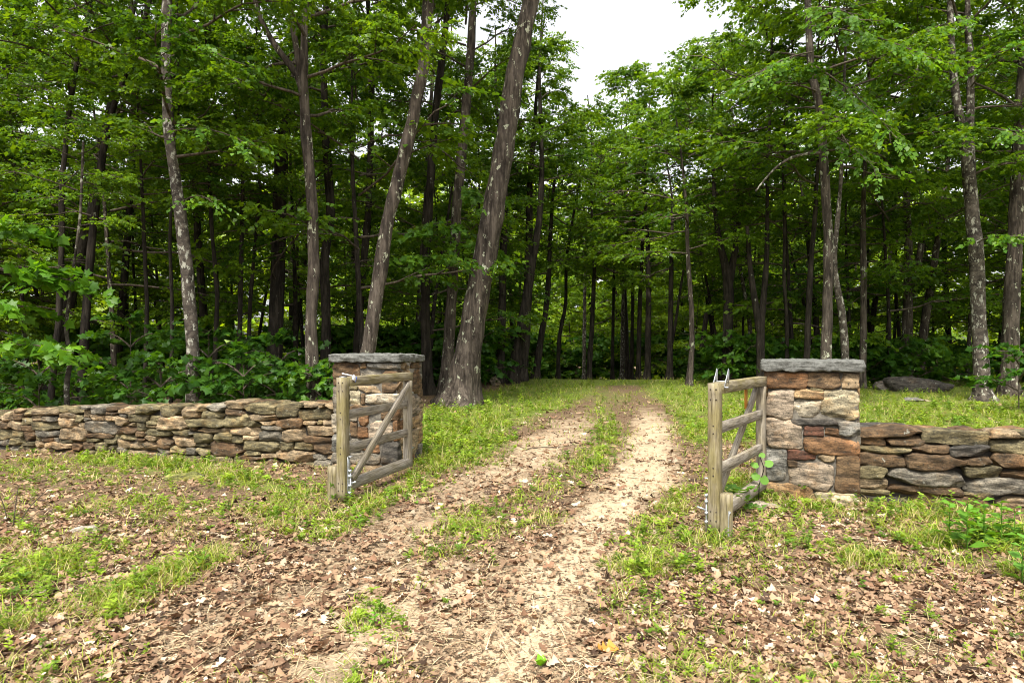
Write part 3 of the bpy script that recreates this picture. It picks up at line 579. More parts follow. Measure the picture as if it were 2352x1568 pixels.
TREES = [
 # label, bark, Y, path(px, py, width px), crown key, crown base height, crown scale, top height
 ('slender grey mottled tree rising right behind the left wall, pale in its lower half', 'pale', 11.3, [(447, 935, 38), (442, 800, 32), (430, 620, 30), (408, 450, 27), (388, 310, 25), (381, 150, 24), (384, 0, 22)], 'tall0', 4.6, .7, 15),
 ('tree with a knobbly foot and a high fork, between the mottled tree and left pillar', 'oak', 12.2, [(724, 912, 44), (716, 830, 34), (714, 740, 31), (722, 620, 30), (716, 440, 27), (702, 300, 27), (697, 180, 24), (700, 60, 16), (703, 0, 15)], 'tall1', 5.6, .7, 15),
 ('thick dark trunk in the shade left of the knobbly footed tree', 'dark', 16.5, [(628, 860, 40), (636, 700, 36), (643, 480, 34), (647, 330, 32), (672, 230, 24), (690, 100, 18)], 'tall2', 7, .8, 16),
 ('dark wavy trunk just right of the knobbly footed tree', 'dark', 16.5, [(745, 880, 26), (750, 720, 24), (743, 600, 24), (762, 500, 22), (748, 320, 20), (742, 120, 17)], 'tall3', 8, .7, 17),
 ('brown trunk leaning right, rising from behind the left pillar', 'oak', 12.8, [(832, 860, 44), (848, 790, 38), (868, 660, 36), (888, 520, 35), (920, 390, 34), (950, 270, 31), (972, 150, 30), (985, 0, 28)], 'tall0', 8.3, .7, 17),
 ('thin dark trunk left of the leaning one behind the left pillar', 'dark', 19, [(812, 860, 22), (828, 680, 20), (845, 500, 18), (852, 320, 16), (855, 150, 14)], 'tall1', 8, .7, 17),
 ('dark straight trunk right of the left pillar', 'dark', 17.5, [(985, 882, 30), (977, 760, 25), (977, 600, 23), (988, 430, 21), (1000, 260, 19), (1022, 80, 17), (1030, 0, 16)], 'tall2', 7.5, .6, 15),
 ('grey trunk close left of the big leaning trunk', 'oak', 16.8, [(1022, 885, 34), (1034, 740, 28), (1042, 600, 27), (1050, 460, 26), (1066, 300, 24), (1078, 170, 22), (1085, 50, 19)], 'tall3', 7.6, .6, 15),
 ('big lichen spotted oak trunk leaning right beside the lane', 'oak', 14.9, [(1052, 936, 92), (1062, 880, 76), (1078, 800, 64), (1100, 660, 61), (1122, 540, 59), (1143, 430, 54), (1160, 320, 50), (1178, 200, 47), (1200, 90, 44), (1220, 0, 42)], 'tall1', 11.2, .6, 19),
 ('dark upright trunk right of the big leaning trunk', 'dark', 22, [(1148, 872, 24), (1152, 740, 21), (1156, 600, 18), (1160, 450, 15)], 'far0', 6, .5, 13),
 ('dark trunk leaning right, second beyond the big leaning trunk', 'dark', 22, [(1172, 875, 30), (1198, 760, 27), (1216, 640, 22), (1240, 500, 16)], 'far1', 7, .5, 14),
 ('upright dark trunk touching the second leaning trunk beyond the big oak', 'dark', 23, [(1196, 875, 26), (1208, 760, 24), (1214, 640, 22), (1216, 500, 18)], 'far2', 7, .5, 14),
 ('dark trunk tilting right where the left verge meets the woods', 'dark', 25, [(1228, 876, 20), (1242, 780, 16), (1256, 700, 14), (1262, 600, 12)], 'mid0', 4, 1.1, 12),
 ('thin crooked dark tree at the far left of the lane end', 'dark', 27, [(1282, 876, 11), (1283, 780, 10), (1300, 700, 9), (1300, 600, 8)], 'mid1', 4.5, 1.1, 12),
 ('grey slim trunk at the far end, left of the lane', 'pale', 34, [(1341, 878, 9), (1342, 780, 9), (1343, 660, 8)], 'mid2', 5.5, 1.2, 14),
 ('dark trunk bowed slightly right at the far end, left of the lane', 'dark', 26, [(1352, 878, 14), (1357, 790, 13), (1362, 700, 11), (1366, 600, 9)], 'mid0', 4.6, 1.15, 12),
 ('very slim straight tree left of the lane end, taller than its neighbours', 'dark', 30, [(1406, 880, 9), (1408, 740, 8), (1411, 600, 7), (1412, 480, 5)], 'mid1', 4.6, 1.15, 12),
 ('leftmost of the close row of trunks where the lane disappears', 'pale', 31, [(1428, 880, 11), (1430, 760, 10), (1432, 640, 8)], 'mid2', 4.6, 1.15, 12),
 ('second from left in the close row of trunks where the lane disappears', 'dark', 29, [(1450, 882, 10), (1452, 760, 9), (1454, 640, 8)], 'mid0', 4.6, 1.15, 12),
 ('third from left in the close row of trunks where the lane disappears', 'dark', 27, [(1466, 884, 13), (1468, 760, 12), (1472, 640, 10), (1478, 520, 8)], 'mid1', 4.6, 1.15, 12),
 ('darkest thickest trunk of the close row where the lane disappears', 'dark', 26, [(1486, 886, 17), (1489, 760, 15), (1490, 640, 13), (1487, 540, 10)], 'mid2', 4.6, 1.15, 12),
 ('dark straight trunk right of the lane end with a thin side stem', 'dark', 24, [(1537, 888, 16), (1540, 760, 14), (1541, 640, 12), (1543, 560, 9)], 'mid0', 4., 1.15, 11),
 ('slim grey wavy trunk on the right verge of the lane', 'oak', 20.5, [(1580, 896, 16), (1590, 800, 14), (1588, 700, 13), (1580, 600, 11), (1577, 480, 9)], 'mid1', 4., 1., 10),
 ('thick black trunk forking high, behind the right gate leaf', 'dark', 21, [(1668, 890, 30), (1672, 760, 27), (1674, 660, 25), (1664, 600, 20), (1648, 540, 14), (1640, 450, 10)], 'tall0', 5, .55, 11),
 ('slim pale spotted trunk between the black trunk and the right pillar', 'pale', 24, [(1726, 860, 10), (1722, 740, 10), (1708, 660, 9), (1690, 560, 9), (1684, 480, 7)], 'mid2', 7, 1.1, 14),
 ('dark trunk right beside the right pillar top, forking low', 'dark', 19.5, [(1748, 880, 22), (1746, 760, 20), (1756, 660, 15), (1762, 580, 12), (1762, 450, 9)], 'mid0', 6.5, 1.2, 14),
 ('thin dark trunk behind the middle of the right pillar', 'dark', 20, [(1806, 870, 10), (1808, 740, 9), (1800, 640, 8), (1802, 540, 7)], 'mid1', 5, 1., 12),
 ('dark slim straight trunk left of the lichened tree behind the right pillar', 'dark', 18.5, [(1850, 870, 16), (1856, 740, 15), (1862, 600, 13), (1872, 500, 11), (1876, 400, 9)], 'mid2', 6, 1.2, 13),
 ('tall lichened wavy tree rising behind the right pillar', 'oak', 14.8, [(1892, 890, 29), (1899, 780, 26), (1902, 650, 24), (1902, 540, 23), (1896, 430, 22), (1889, 330, 21), (1881, 240, 20), (1862, 160, 18), (1857, 60, 16), (1855, 0, 15)], 'tall3', 6.4, .7, 16),
 ('mottled trunk right of the lichened tree, just off the pillar corner', 'pale', 17, [(1944, 890, 21), (1940, 780, 19), (1930, 690, 17), (1912, 610, 14), (1920, 540, 12), (1930, 440, 10)], 'mid0', 6, 1.2, 14),
 ('grey straight trunk in the shade right of the right pillar', 'oak', 19.5, [(1980, 880, 17), (1983, 760, 16), (1984, 640, 15), (1982, 540, 13), (1984, 400, 10)], 'tall1', 8, .65, 15),
 ('pair stemmed shaded tree in the middle of the right woods', 'oak', 23, [(2082, 870, 26), (2084, 760, 24), (2086, 660, 22), (2086, 540, 18)], 'far0', 7.5, .8, 16),
 ('tree leaning right from the pair stemmed one, in the right woods', 'oak', 23, [(2108, 872, 20), (2124, 740, 20), (2140, 640, 18), (2158, 520, 14)], 'far1', 7.5, .7, 15),
 ('pale smooth tree with a high fork near the right edge', 'pale', 15.8, [(2262, 880, 44), (2252, 820, 34), (2248, 740, 34), (2243, 600, 34), (2232, 480, 32), (2222, 360, 30), (2228, 260, 18), (2230, 150, 16), (2222, 60, 14)], 'tall2', 5.6, .75, 15),
 ('rough barked birch near the right edge, right of the pale forked tree', 'oak', 17, [(2318, 880, 42), (2320, 760, 37), (2326, 640, 36), (2334, 500, 33), (2340, 360, 30), (2346, 200, 26)], 'tall0', 5.8, .8, 17),
 ('dark thin trunk leaning right in the far left woods', 'dark', 13.5, [(188, 880, 22), (200, 680, 20), (212, 540, 18), (236, 350, 16), (262, 240, 14), (300, 140, 12), (330, 60, 11)], 'tall3', 6.6, .55, 14),
 ('dark wavy slim trunk left of the leaning one in the far left woods', 'dark', 13, [(118, 900, 16), (135, 740, 14), (142, 560, 14), (143, 420, 13), (158, 260, 12), (180, 120, 10), (205, 40, 9)], 'tall1', 6.4, .5, 14),
 ('crooked pale little tree just behind the left wall', 'pale', 10.6, [(160, 950, 14), (152, 880, 12), (165, 820, 11), (150, 760, 9), (160, 680, 7)], 'mid1', 3.4, .4, 5),
 ('thick dark trunk leaning right at the left side, forest interior', 'dark', 17, [(120, 860, 34), (170, 640, 30), (215, 480, 24), (235, 330, 18)], 'far2', 7, .7, 14),
 ('first of three thin parallel dark saplings left of the thick dark trunk', 'dark', 15, [(492, 860, 12), (500, 680, 11), (486, 520, 10), (480, 380, 8)], 'mid2', 5, .7, 10),
 ('second of three thin parallel dark saplings left of the thick dark trunk', 'dark', 15.5, [(548, 860, 13), (552, 700, 12), (556, 520, 10), (558, 400, 8)], 'mid0', 5, .7, 10),
 ('third of three thin parallel dark saplings left of the thick dark trunk', 'dark', 16, [(570, 860, 11), (574, 700, 10), (590, 520, 8), (597, 420, 7)], 'mid1', 5, .7, 10),
 ('two thin dark stems crossing between the wall and the mottled tree', 'dark', 14, [(330, 900, 11), (338, 700, 10), (330, 520, 9), (326, 420, 7)], 'mid2', 4.5, .7, 9),
 ('thin dark sapling left of the mottled tree', 'dark', 13.5, [(392, 900, 10), (396, 700, 9), (390, 560, 8), (394, 460, 6)], 'mid0', 4.6, .6, 9),
]
HERO = {}
NM = ['oak_tree', 'maple_tree', 'beech_tree']
for n_, (lab, bark, Yd, path, ck, zc, cs, top) in enumerate(TREES):
    P = [at(x, y, Yd) for x, y, w_ in path]; r_ = [w_/F*Yd/2*.9 for *_, w_ in path]
    b0 = P[0].copy(); zg = float(g(b0[0], Yd)); dz = P[0][2]-zg
    P[0] = np.array([b0[0]+(0 if dz > 0 else 0), Yd, zg-.25]) if dz < .6 else P[0]
    if dz >= .6: P.insert(0, np.array([b0[0]-(P[1][0]-b0[0])*.3, Yd, zg-.25])); r_.insert(0, r_[0]*1.1)
    dirx = (P[-1]-P[-2])/np.linalg.norm(P[-1]-P[-2]); z = P[-1][2]; p = P[-1].copy(); r0 = r_[-1]; k = max(2, int((top-z)/1.5))
    q = np.random.default_rng(n_)
    for i in range(k):
        dirx = norm(dirx*.8+np.array([q.normal(0, .08), q.normal(0, .08), .25])); p = p+dirx*max(.3, (top-z)/k); P.append(p.copy()); r_.append(max(.02, r0*(1-(i+1)/k*.85)))
    base = np.array([b0[0], Yd, zg])
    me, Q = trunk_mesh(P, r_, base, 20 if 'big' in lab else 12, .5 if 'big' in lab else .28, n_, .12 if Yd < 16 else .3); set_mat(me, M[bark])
    root = empty(NM[n_ % 3] if 'oak' not in lab else 'oak_tree', base, lab, 'tree', 'tree trunks standing along the edge of the woods')
    link('trunk', me, root)
    cp = np.array([np.interp(zc, Q[:, 2], Q[:, i]) for i in range(3)])
    add_crown(root, ck, cp, cs, n_*1.3); HERO[lab] = (root, base, Q)
def stem(lab, Yd, path, name='fork', mat='dark'):
    root, base, _ = HERO[lab]; P = [at(x, y, Yd)-base for x, y, w_ in path]; r_ = [w_/F*Yd/2 for *_, w_ in path]
    P, r_ = resample(P, r_, .15); V, Fq = tube(P, r_, 8, rough=.03); link(name, mesh(name, V, Fq, M[mat], None, True), root)
L_ = [t[0] for t in TREES]
stem(L_[1], 12.2, [(700, 240, 20), (688, 175, 17), (645, 125, 14), (610, 70, 12), (585, 10, 10), (578, -60, 8)], mat='oak')
stem(L_[1], 12.2, [(690, 180, 15), (680, 100, 14), (668, 40, 13), (664, -60, 11)], mat='oak')
stem(L_[23], 21, [(1672, 660, 22), (1684, 600, 17), (1694, 540, 13), (1700, 460, 10)])
stem(L_[25], 19.5, [(1745, 760, 18), (1732, 680, 15), (1722, 610, 12), (1716, 520, 9)])
stem(L_[28], 14.8, [(1886, 352, 8), (1850, 352, 7), (1805, 366, 6), (1770, 395, 5), (1735, 440, 4)], 'bare_branch', 'pale')
stem(L_[33], 15.8, [(2224, 370, 26), (2208, 300, 20), (2196, 230, 17), (2186, 130, 15), (2182, 20, 13), (2180, -80, 10)], mat='pale')
stem(L_[21], 24, [(1541, 800, 8), (1552, 740, 7), (1560, 680, 6), (1570, 620, 5)])
stem(L_[31], 23, [(2084, 700, 18), (2104, 640, 16), (2116, 560, 13)], mat='oak')

def bough(root, base, a, b_, n, spread, size, k=11, tpl=LM, L=.45, cols={}, sag=.2, tone=None):
    """a leafy bough from world point a to b_"""
    a = np.array(a); b_ = np.array(b_); ts = np.linspace(0, 1, 7)[:, None]; P = a+(b_-a)*ts; P[:, 2] += sag*np.sin(ts[:, 0]*2.6)
    W = MB(); V, Fq = tube(P-base, np.linspace(.02, .006, 7), 5, rough=0); W.add(V, Fq); O, D, Nn = [], [], []; dr = norm(b_-a); sd = np.array([-dr[1], dr[0], 0])
    for i in range(n):
        t_ = (i+rng.uniform(0, 1))/n*.85+.15; c = np.array([np.interp(t_, ts[:, 0], P[:, q]) for q in range(3)]); s = (1 if i % 2 else -1)*rng.uniform(.3, 1.2)
        dd = dr*math.cos(s)+sd*math.sin(s); ln = spread*rng.uniform(.3, 1)*(1.1-.5*t_)
        V, Fq = tube(np.array([c, c+dd*ln*.5, c+dd*ln])-base, [.008, .006, .003], 4, rough=0); W.add(V, Fq)
        for u in np.arange(.15, 1.01, .35/max(spread, .5)):
            O.append(c+dd*ln*u-base+rng.normal(0, .05, 3)); s2 = s+rng.uniform(-.7, .7); D.append(dr*math.cos(s2)+sd*math.sin(s2)+np.array([0, 0, rng.uniform(-.25, .1)])); Nn.append((rng.normal(0, .15), rng.normal(0, .15), 1))
    V, Fq, C = sprays(np.array(O), np.array(D), np.array(Nn), L*U(.7, 1.2, len(O)), k, size, tpl, tone=None if tone is None else np.full(len(O), tone), cols=cols)
    link('twigs', W.mesh('twigs', M['twig'], True), root); link('leaves', mesh('leaves', V, Fq, M['leaf'], C), root)
BR = dict(a=(.05, .13, .01), b=(.15, .27, .015), c=(.07, .18, .03))
# leafy boughs on trees already standing
r0, b0, _ = HERO[L_[0]]
bough(r0, b0, at(400, 300, 11.2), at(575, 350, 10.4), 9, .9, .11, tpl=LQ, cols=BR, k=10)
bough(r0, b0, at(395, 130, 11.2), at(520, 150, 10.3), 8, .8, .11, tpl=LQ, cols=BR, k=10)
bough(r0, b0, at(412, 470, 11.3), at(490, 480, 10.6), 5, .5, .10, tpl=LQ, cols=BR, k=9)
r0, b0, _ = HERO[L_[28]]
for (ax, ay, bx, by, n, yy) in ((1870, 150, 2060, 330, 14, 12.6), (1860, 60, 2120, 140, 16, 12.4), (1880, 300, 2010, 400, 9, 12.8), (1850, 20, 1980, 60, 10, 12.2), (1865, 120, 1720, 200, 9, 13.4)):
    bough(r0, b0, at(ax, ay, 14.7), at(bx, by, yy), n, 1.2, .12, tpl=LQ, cols=BR, k=12, L=.5)
r0, b0, _ = HERO[L_[7]]
for (ax, ay, bx, by, yy) in ((1044, 600, 925, 610, 15.2), (1046, 560, 1130, 590, 15.6), (1050, 520, 960, 540, 15.4), (1056, 430, 1120, 470, 15.6)):
    bough(r0, b0, at(ax, ay, 16.7), at(bx, by, yy), 9, .9, .16, cols=BR, k=8)
r0, b0, _ = HERO[L_[33]]
for (ax, ay, bx, by, yy) in ((2230, 200, 2330, 120, 13.8), (2225, 60, 2120, 90, 13.6), (2225, 300, 2352, 330, 13.6), (2240, 560, 2330, 560, 14.6)):
    bough(r0, b0, at(ax, ay, 15.7), at(bx, by, yy), 10, 1.1, .12, tpl=LQ, cols=BR, k=11)
# near maple reaching in from the left, and saplings
def sapling(name, p, h, boughs, label, cols=BR, size=.15, lean=0, group=None, tone=None):
    z = float(g(p[0], p[1])); base = np.array([p[0], p[1], z]); root = empty(name, base, label, 'sapling', group)
    P = [(lean*t_*h, 0, t_*h-(.2 if t_ == 0 else 0)) for t_ in (0, .3, .6, 1)]; P, r_ = resample(P, [.03*h/3, .025*h/3, .018*h/3, .006], .2); V, Fq = tube(P, r_, 7, rough=.03)
    link('trunk', mesh('trunk', V, Fq, M['twig'], None, True), root)
    for t_, bx, by, bz, n, sp in boughs:
        bough(root, base, base+np.array([lean*t_*h, 0, t_*h]), base+np.array([bx, by, bz]), n, sp, size, 7, LM, .42, cols, .12, tone)
MP = dict(a=(.045, .12, .008), b=(.13, .27, .012), c=(.07, .19, .015))
sapling('maple_sapling', (-8.6, 9.9), 3.8, [(.42, 1.95, -.4, 1.42, 9, .55), (.40, 1.3, .1, 1.55, 8, .5), (.7, 1.5, -.1, 2.75, 9, .7), (.75, 1.9, .3, 2.45, 9, .6), (.9, .9, 0, 3.4, 8, .8), (.6, 1.0, -.3, 2.1, 7, .6)],
        'young maple reaching its big bright leaves in from the left edge behind the wall', MP, .16)
for i, (px, Yd, h, lb) in enumerate(((90, 11.2, 1.3, 'low maple sapling with drooping leaves behind the left end of the wall'), (560, 11.6, 1.15, 'low maple sapling spreading between the mottled tree and the knobbly footed tree'), (300, 12.4, 1.9, 'maple sapling in the shade left of the mottled tree behind the wall'),
        (640, 12.6, 1.4, 'maple sapling at the left foot of the knobbly footed tree'), (480, 12.4, 1.6, 'maple sapling just right of the mottled tree behind the wall'), (370, 11, 1.0, 'short maple sapling touching the wall top, left of the mottled tree'), (2340, 13.5, 1.3, 'sapling with bright leaves at the right edge behind the right wall'))):
    x = (px-CX)/F*Yd; bs = [(t_, math.cos(a)*rad, math.sin(a)*rad*.8, h*t_+.2, 5, .45) for t_, a, rad in ((.3, .3, .8), (.35, 2.8, .8), (.5, 4.4, .8), (.6, 5.6, .7), (.8, 3.6, .5), (.8, .9, .5), (.95, 5, .35))]
    sapling('maple_sapling', (x, Yd), h, bs, lb, dict(a=(.022, .07, .008), b=(.07, .16, .012), c=(.035, .11, .016)), .13, group='saplings behind the stone walls')

# trees filling the woods, copies of a few kinds
PROTO = []
for i in range(8):
    q = np.random.default_rng(60+i); P = [np.array([0, 0, -.3])]; p = P[0].copy(); dx = q.normal(0, .05, 2)
    for s in range(9): dx += q.normal(0, .025, 2); p = p+np.array([dx[0]*2, dx[1]*2, 2.1]); P.append(p.copy())
    rr = q.uniform(.09, .2); me, Q = trunk_mesh(P, np.linspace(rr, .03, 10), np.zeros(3), 8, .3, i, .8); set_mat(me, M[['dark', 'dark', 'dark', 'dark', 'oak', 'dark', 'dark', 'dark'][i]]); PROTO.append((me, Q))
FILL = []
def place(kind, x, y, s, group, label, name):
    q = rng.integers(8); me, Q = PROTO[q]; z = float(g(x, y)); root = empty(name, (x, y, z), label, 'tree', group, U(0, 6.28))
    if kind == 'tall': ck, zc, cs, st = ('tall' if y < 27 else 'far')+str(rng.integers(3)), U(5.2, 7.2), U(.65, .9)*s, .85
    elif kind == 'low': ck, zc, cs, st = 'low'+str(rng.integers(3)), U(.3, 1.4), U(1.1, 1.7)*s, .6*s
    else: ck, zc, cs, st = 'mid'+str(rng.integers(3)), U(1.6, 3.2), U(.8, 1.25)*s, .5*s
    FILL.append((root, 'tall leafy tree' if kind == 'tall' else 'low leafy tree', x, y)); link('trunk', me, root, scale=(st, st, st*(1 if kind == 'tall' else 1.0)))
    zq = zc/st; cp = np.array([np.interp(zq, Q[:, 2], Q[:, i])*st for i in range(3)]); add_crown(root, ck, cp, cs, 0)
used = [(b[0], b[1]) for _, b, _ in HERO.values()]
def sky_gap(x, y, r_=4.2):     # the opening above the lane stays free of tall trees
    px1, px2 = CX+(x-r_)/y*F, CX+(x+r_)/y*F
    return (px2 > 1335 and px1 < 1610 and y < 40)
def try_fill(n, xr, yr, kind, s, dmin, group, label, name, ok=lambda x, y: True):
    c = 0
    for _ in range(n*30):
        if c >= n: break
        x, y = U(*xr), U(*yr)
        if abs(x)/y > .818*1.0+6.5/y or not ok(x, y): continue
        if any((x-a)**2+(y-b_)**2 < dmin**2 for a, b_ in used): continue
        if kind == 'tall' and sky_gap(x, y): continue
        used.append((x, y)); place(kind, x, y, s, group, label, name); c += 1
left = lambda x, y: x < lane_x(y)-4.2 and (y > 12.8 or x < -13)
right = lambda x, y: x > lane_x(y)+3.8+max(0, 22-y)*.2 and (y > 19.5+.0*x or x > 15.5)
GL, GRr, GE = 'tall trees deep in the left woods', 'tall trees deep in the right woods', 'tall trees closing the view beyond the lane end'
try_fill(19, (-32, -1.5), (14.5, 29), 'tall', 1., 2.6, GL, 'one of many tall leafy trees deep in the dark left woods', 'forest_tree', left)
try_fill(10, (9, 36), (21, 29), 'tall', 1., 2.8, GRr, 'one of many tall leafy trees deep in the right woods', 'forest_tree', right)
try_fill(38, (-30, 1), (13.5, 30), 'mid', 1., 1.7, 'low leafy trees under the left woods canopy', 'one of many low thin leafy trees under the left woods canopy', 'understory_tree', left)
try_fill(30, (6, 34), (20.3, 31), 'mid', 1., 1.8, 'low leafy trees under the right woods canopy', 'one of many low thin leafy trees under the right woods canopy', 'understory_tree', right)
# closing trees behind the lane's end (taller crowns, their tops below the open sky)
for x, y, s in ((.1, 30, 1.2), (9.8, 33, 1.25), (6.4, 34.5, 1.12), (14.5, 36, 1.3), (21, 35, 1.0), (-13, 42, 1.1)):
    used.append((x, y)); place('tall', x, y, s, GE, 'one of the leafy trees closing the view beyond the lane end', 'forest_tree')
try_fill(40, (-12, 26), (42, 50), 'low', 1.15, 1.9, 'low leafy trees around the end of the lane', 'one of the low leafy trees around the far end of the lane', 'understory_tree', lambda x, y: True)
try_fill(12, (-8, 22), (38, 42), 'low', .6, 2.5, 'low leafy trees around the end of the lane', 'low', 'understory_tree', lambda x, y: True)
# off the frame: the wood goes on; front-left trees are added to shade it
for x, y in ((-15, 11.5), (-18, 15), (-14, 8.2), (-15, 4.5), (-18, 8.5), (16, 15), (18.5, 19), (20, 12)):
    place('tall', x, y, 1, 'trees just outside the picture', 'leafy tree just outside the picture, kept for its shade', 'forest_tree')

# shrubs
def shrub(x, y, s, label, group):
    k = 'shrub%d' % rng.integers(3); root = empty('shrub', (x, y, float(g(x, y))-.05), label, 'shrub', group, U(0, 6.28))
    FILL.append((root, 'leafy shrub', x, y)); lf, br = CROWN[k]; link('foliage', lf, root, scale=s); link('stems', br, root, scale=s)
def shrubs(n, xr, yr, gname, lb, ok, s=(.7, 1.3)):
    c = 0
    while c < n:
        x, y = U(*xr), U(*yr)
        if abs(x)/y < .86 and ok(x, y): shrub(x, y, U(*s), lb, gname); c += 1
shrubs(18, (-13, -2.3), (11.2, 17), 'low shrubs in the shade behind the left wall', 'one of the low leafy shrubs in the shade behind the left wall', lambda x, y: x < -2.3-.05*(y-11), (.5, 1.))
shrubs(24, (-16, 3), (17, 27), 'shrubs deeper in the left woods', 'one of the leafy shrubs on the floor deeper in the left woods', lambda x, y: x < lane_x(y)-4.2, (1., 1.9))
shrubs(40, (7, 24), (19.5, 27), 'shrubs at the edge of the right woods', 'one of the leafy shrubs along the edge of the right woods', lambda x, y: x > lane_x(y)+3.2 and y > 20.3, (.7, 1.5))
shrubs(24, (-7, 18), (38, 43), 'shrubs beyond the end of the lane', 'one of the leafy shrubs beyond the end of the lane', lambda x, y: True, (1.2, 2.4))

# every copy gets a label of its own from where it stands between landmarks
LM_ = [(-400, 'left edge'), (445, 'mottled tree'), (720, 'knobbly tree'), (866, 'left pillar'), (1075, 'big oak'), (1283, 'crooked tree'), (1450, 'lane end'), (1585, 'wavy trunk'), (1670, 'black forked trunk'), (1865, 'right pillar'), (2105, 'boulder'), (2252, 'pale forked tree'), (2900, 'right edge')]
ORD = ['nearest', 'second nearest', 'third nearest', 'fourth nearest', 'fifth nearest', 'sixth nearest', 'seventh nearest', 'eighth nearest', 'ninth nearest', 'tenth nearest', 'eleventh nearest', 'twelfth nearest', 'thirteenth nearest', 'fourteenth nearest', 'fifteenth nearest']
BK = {}
for root, kd, x, y in FILL:
    px = CX+x/y*F; i = max(0, min(len(LM_)-2, sum(px >= q_[0] for q_ in LM_)-1)); reg = 'front' if y < 24 else 'back'
    BK.setdefault((i, kd, y >= 24), []).append((y, root))
for (i, kd, far_), ls in BK.items():
    ls.sort(key=lambda q_: q_[0])
    for n_, (y, root) in enumerate(ls):
        if abs(root.location.x)/y > .95: root['label'] = 'leafy tree just outside the picture, kept for its shade'; root['group'] = 'trees just outside the picture'; continue
        root['label'] = '%s %s %s between %s and %s' % (ORD[min(n_, 14)], kd, 'deep in the woods' if far_ else 'in the front woods', LM_[i][1], LM_[i+1][1])

# the far wood, one leafy mass; light of the clearing put into its leaf colour
def far_wood():
    n = 90000; x = U(-80, 80, n); y = 60+U(-5, 5, n)+.0008*x*x+4*fb2(x, x*0, .1, 79); tp = 17+4*fb2(x, y*0, .12, 77)+3*fb2(x, y*0, .5, 78)
    z = -2.+U(0, 1, n)**.85*(tp+2.); d_ = fbm(np.stack([x*.35, y*.35, z*.35], -1), 5, 3); keep = d_ > -.3
    P = np.stack([x, y, z], 1)[keep]; n = len(P)
    a = U(0, 6.28, n); ex = np.stack([np.cos(a), np.sin(a), U(-.5, .2, n)], 1); nz = np.stack([rng.normal(0, 1, n), rng.normal(0, 1, n)-.6, np.ones(n)*.8], 1)
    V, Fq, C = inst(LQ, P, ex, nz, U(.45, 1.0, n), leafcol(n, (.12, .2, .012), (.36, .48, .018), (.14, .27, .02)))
    o = link('distant_woods', mesh('distant_woods', V, Fq, M['leaf'], C)); o['kind'] = 'stuff'; o['label'] = 'leafy mass of the far wood between the trunks, brightness painted into its leaves'
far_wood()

# ------------------------------------------------------------------ ground cover
def scatter(n, dens, near=2.4, far=22, xr=None):
    """points whose number per picture area stays roughly even; returns x, y kept by dens"""
    y = 1/U(1/far, 1/near, n); x = U(-.9, .9, n)*y
    k = U(0, 1, n) < dens(x, y); return x[k], y[k]
def stuff(name, V, Fq, C, mat, label):
    o = link(name, mesh(name, V, Fq, M[mat], C)); o['kind'] = 'stuff'; o['label'] = label
WLd = norm(WL1-WL0); WRd = norm(WR1-WR0)
def free(x, y):          # not inside the walls or pillars
    def inb(p0, dr, L, T_): 
        nx_ = np.array([dr[1], -dr[0]]); nx_ = nx_ if nx_[1] < 0 else -nx_; s = (x-p0[0])*dr[0]+(y-p0[1])*dr[1]; t_ = -((x-p0[0])*nx_[0]+(y-p0[1])*nx_[1]); return (s > -.05) & (s < L) & (t_ > .03) & (t_ < T_-.03)
    pr = PLR['R']; fr = np.array([math.cos(R(-23)), math.sin(R(-23))]); pl = PLR['L']-fxl*.865
    return ~(inb(WL0, WLd, 20, .58) | inb(WR0, WRd, 20, .5) | inb(pr, fr, .83, .83) | inb(pl, fxl, .86, .87))
# fallen leaves
tp = [oakleaf(i) for i in range(6)]; VV = MB()
for i, tpl in enumerate(tp):
    def dn(x, y): s, gr_, lt_, ln_, wd_ = masks(x, y); return lt_*(1-.35*wd_)*(.5+.9*fb2(x, y, 2.6, 31))*free(x, y)
    x, y = scatter(30000, dn, 2.3, 16)
    yy = 1/U(1/6., 1/2.3, 6500); xx = U(-.2, .9, 6500)*yy; k = (U(0, 1, 6500) < dn(xx, yy)*sst(.1, .5, xx/yy)); x = np.concatenate([x, xx[k]]); y = np.concatenate([y, yy[k]])
    n = len(x); s_ = (.02+.062*U(0, 1, n)**2)*(1+.05*y); a = U(0, 6.28, n); P = np.stack([x, y, gz(x, y)+U(.004, .03, n)], 1)
    ex = np.stack([np.cos(a), np.sin(a), rng.normal(0, .22, n)], 1); nz = np.stack([rng.normal(0, .5, n), rng.normal(0, .5, n), np.ones(n)], 1)
    u = U(0, 1, (n, 1)); c = np.where(u < .5, (.31, .2, .12), np.where(u < .78, (.17, .095, .055), np.where(u < .88, (.47, .37, .26), (.07, .042, .026))))*U(.5, 1.25, (n, 1))
    V, Fq, C = inst(tpl, P, ex, nz, s_, c); VV.add(V, Fq, C)
for i, tpl in enumerate(tp):
    def dn(x, y): s, gr_, lt_, ln_, wd_ = masks(x, y); return (.45+.35*fb2(x, y, 2.5, 37))*(1-.55*(1-sst(.0, .4, dseg(x, y, TR))))*(1-wd_)*free(x, y)
    x, y = scatter(22000, dn, 2.3, 16); n = len(x); s_ = U(.01, .032, n)*(1+.06*y); a = U(0, 6.28, n); P = np.stack([x, y, gz(x, y)+U(.002, .008, n)], 1)
    V, Fq, C = inst(tpl, P, np.stack([np.cos(a), np.sin(a), rng.normal(0, .15, n)], 1), np.stack([rng.normal(0, .25, n), rng.normal(0, .25, n), np.ones(n)], 1), s_, np.array([[.24, .165, .1]])*U(.25, 1.5, (n, 1))); VV.add(V, Fq, C)
me = VV.mesh('leaf_litter', M['litter']); o = link('leaf_litter', me); o['kind'] = 'stuff'; o['label'] = 'pinkish brown fallen leaves covering the ground'
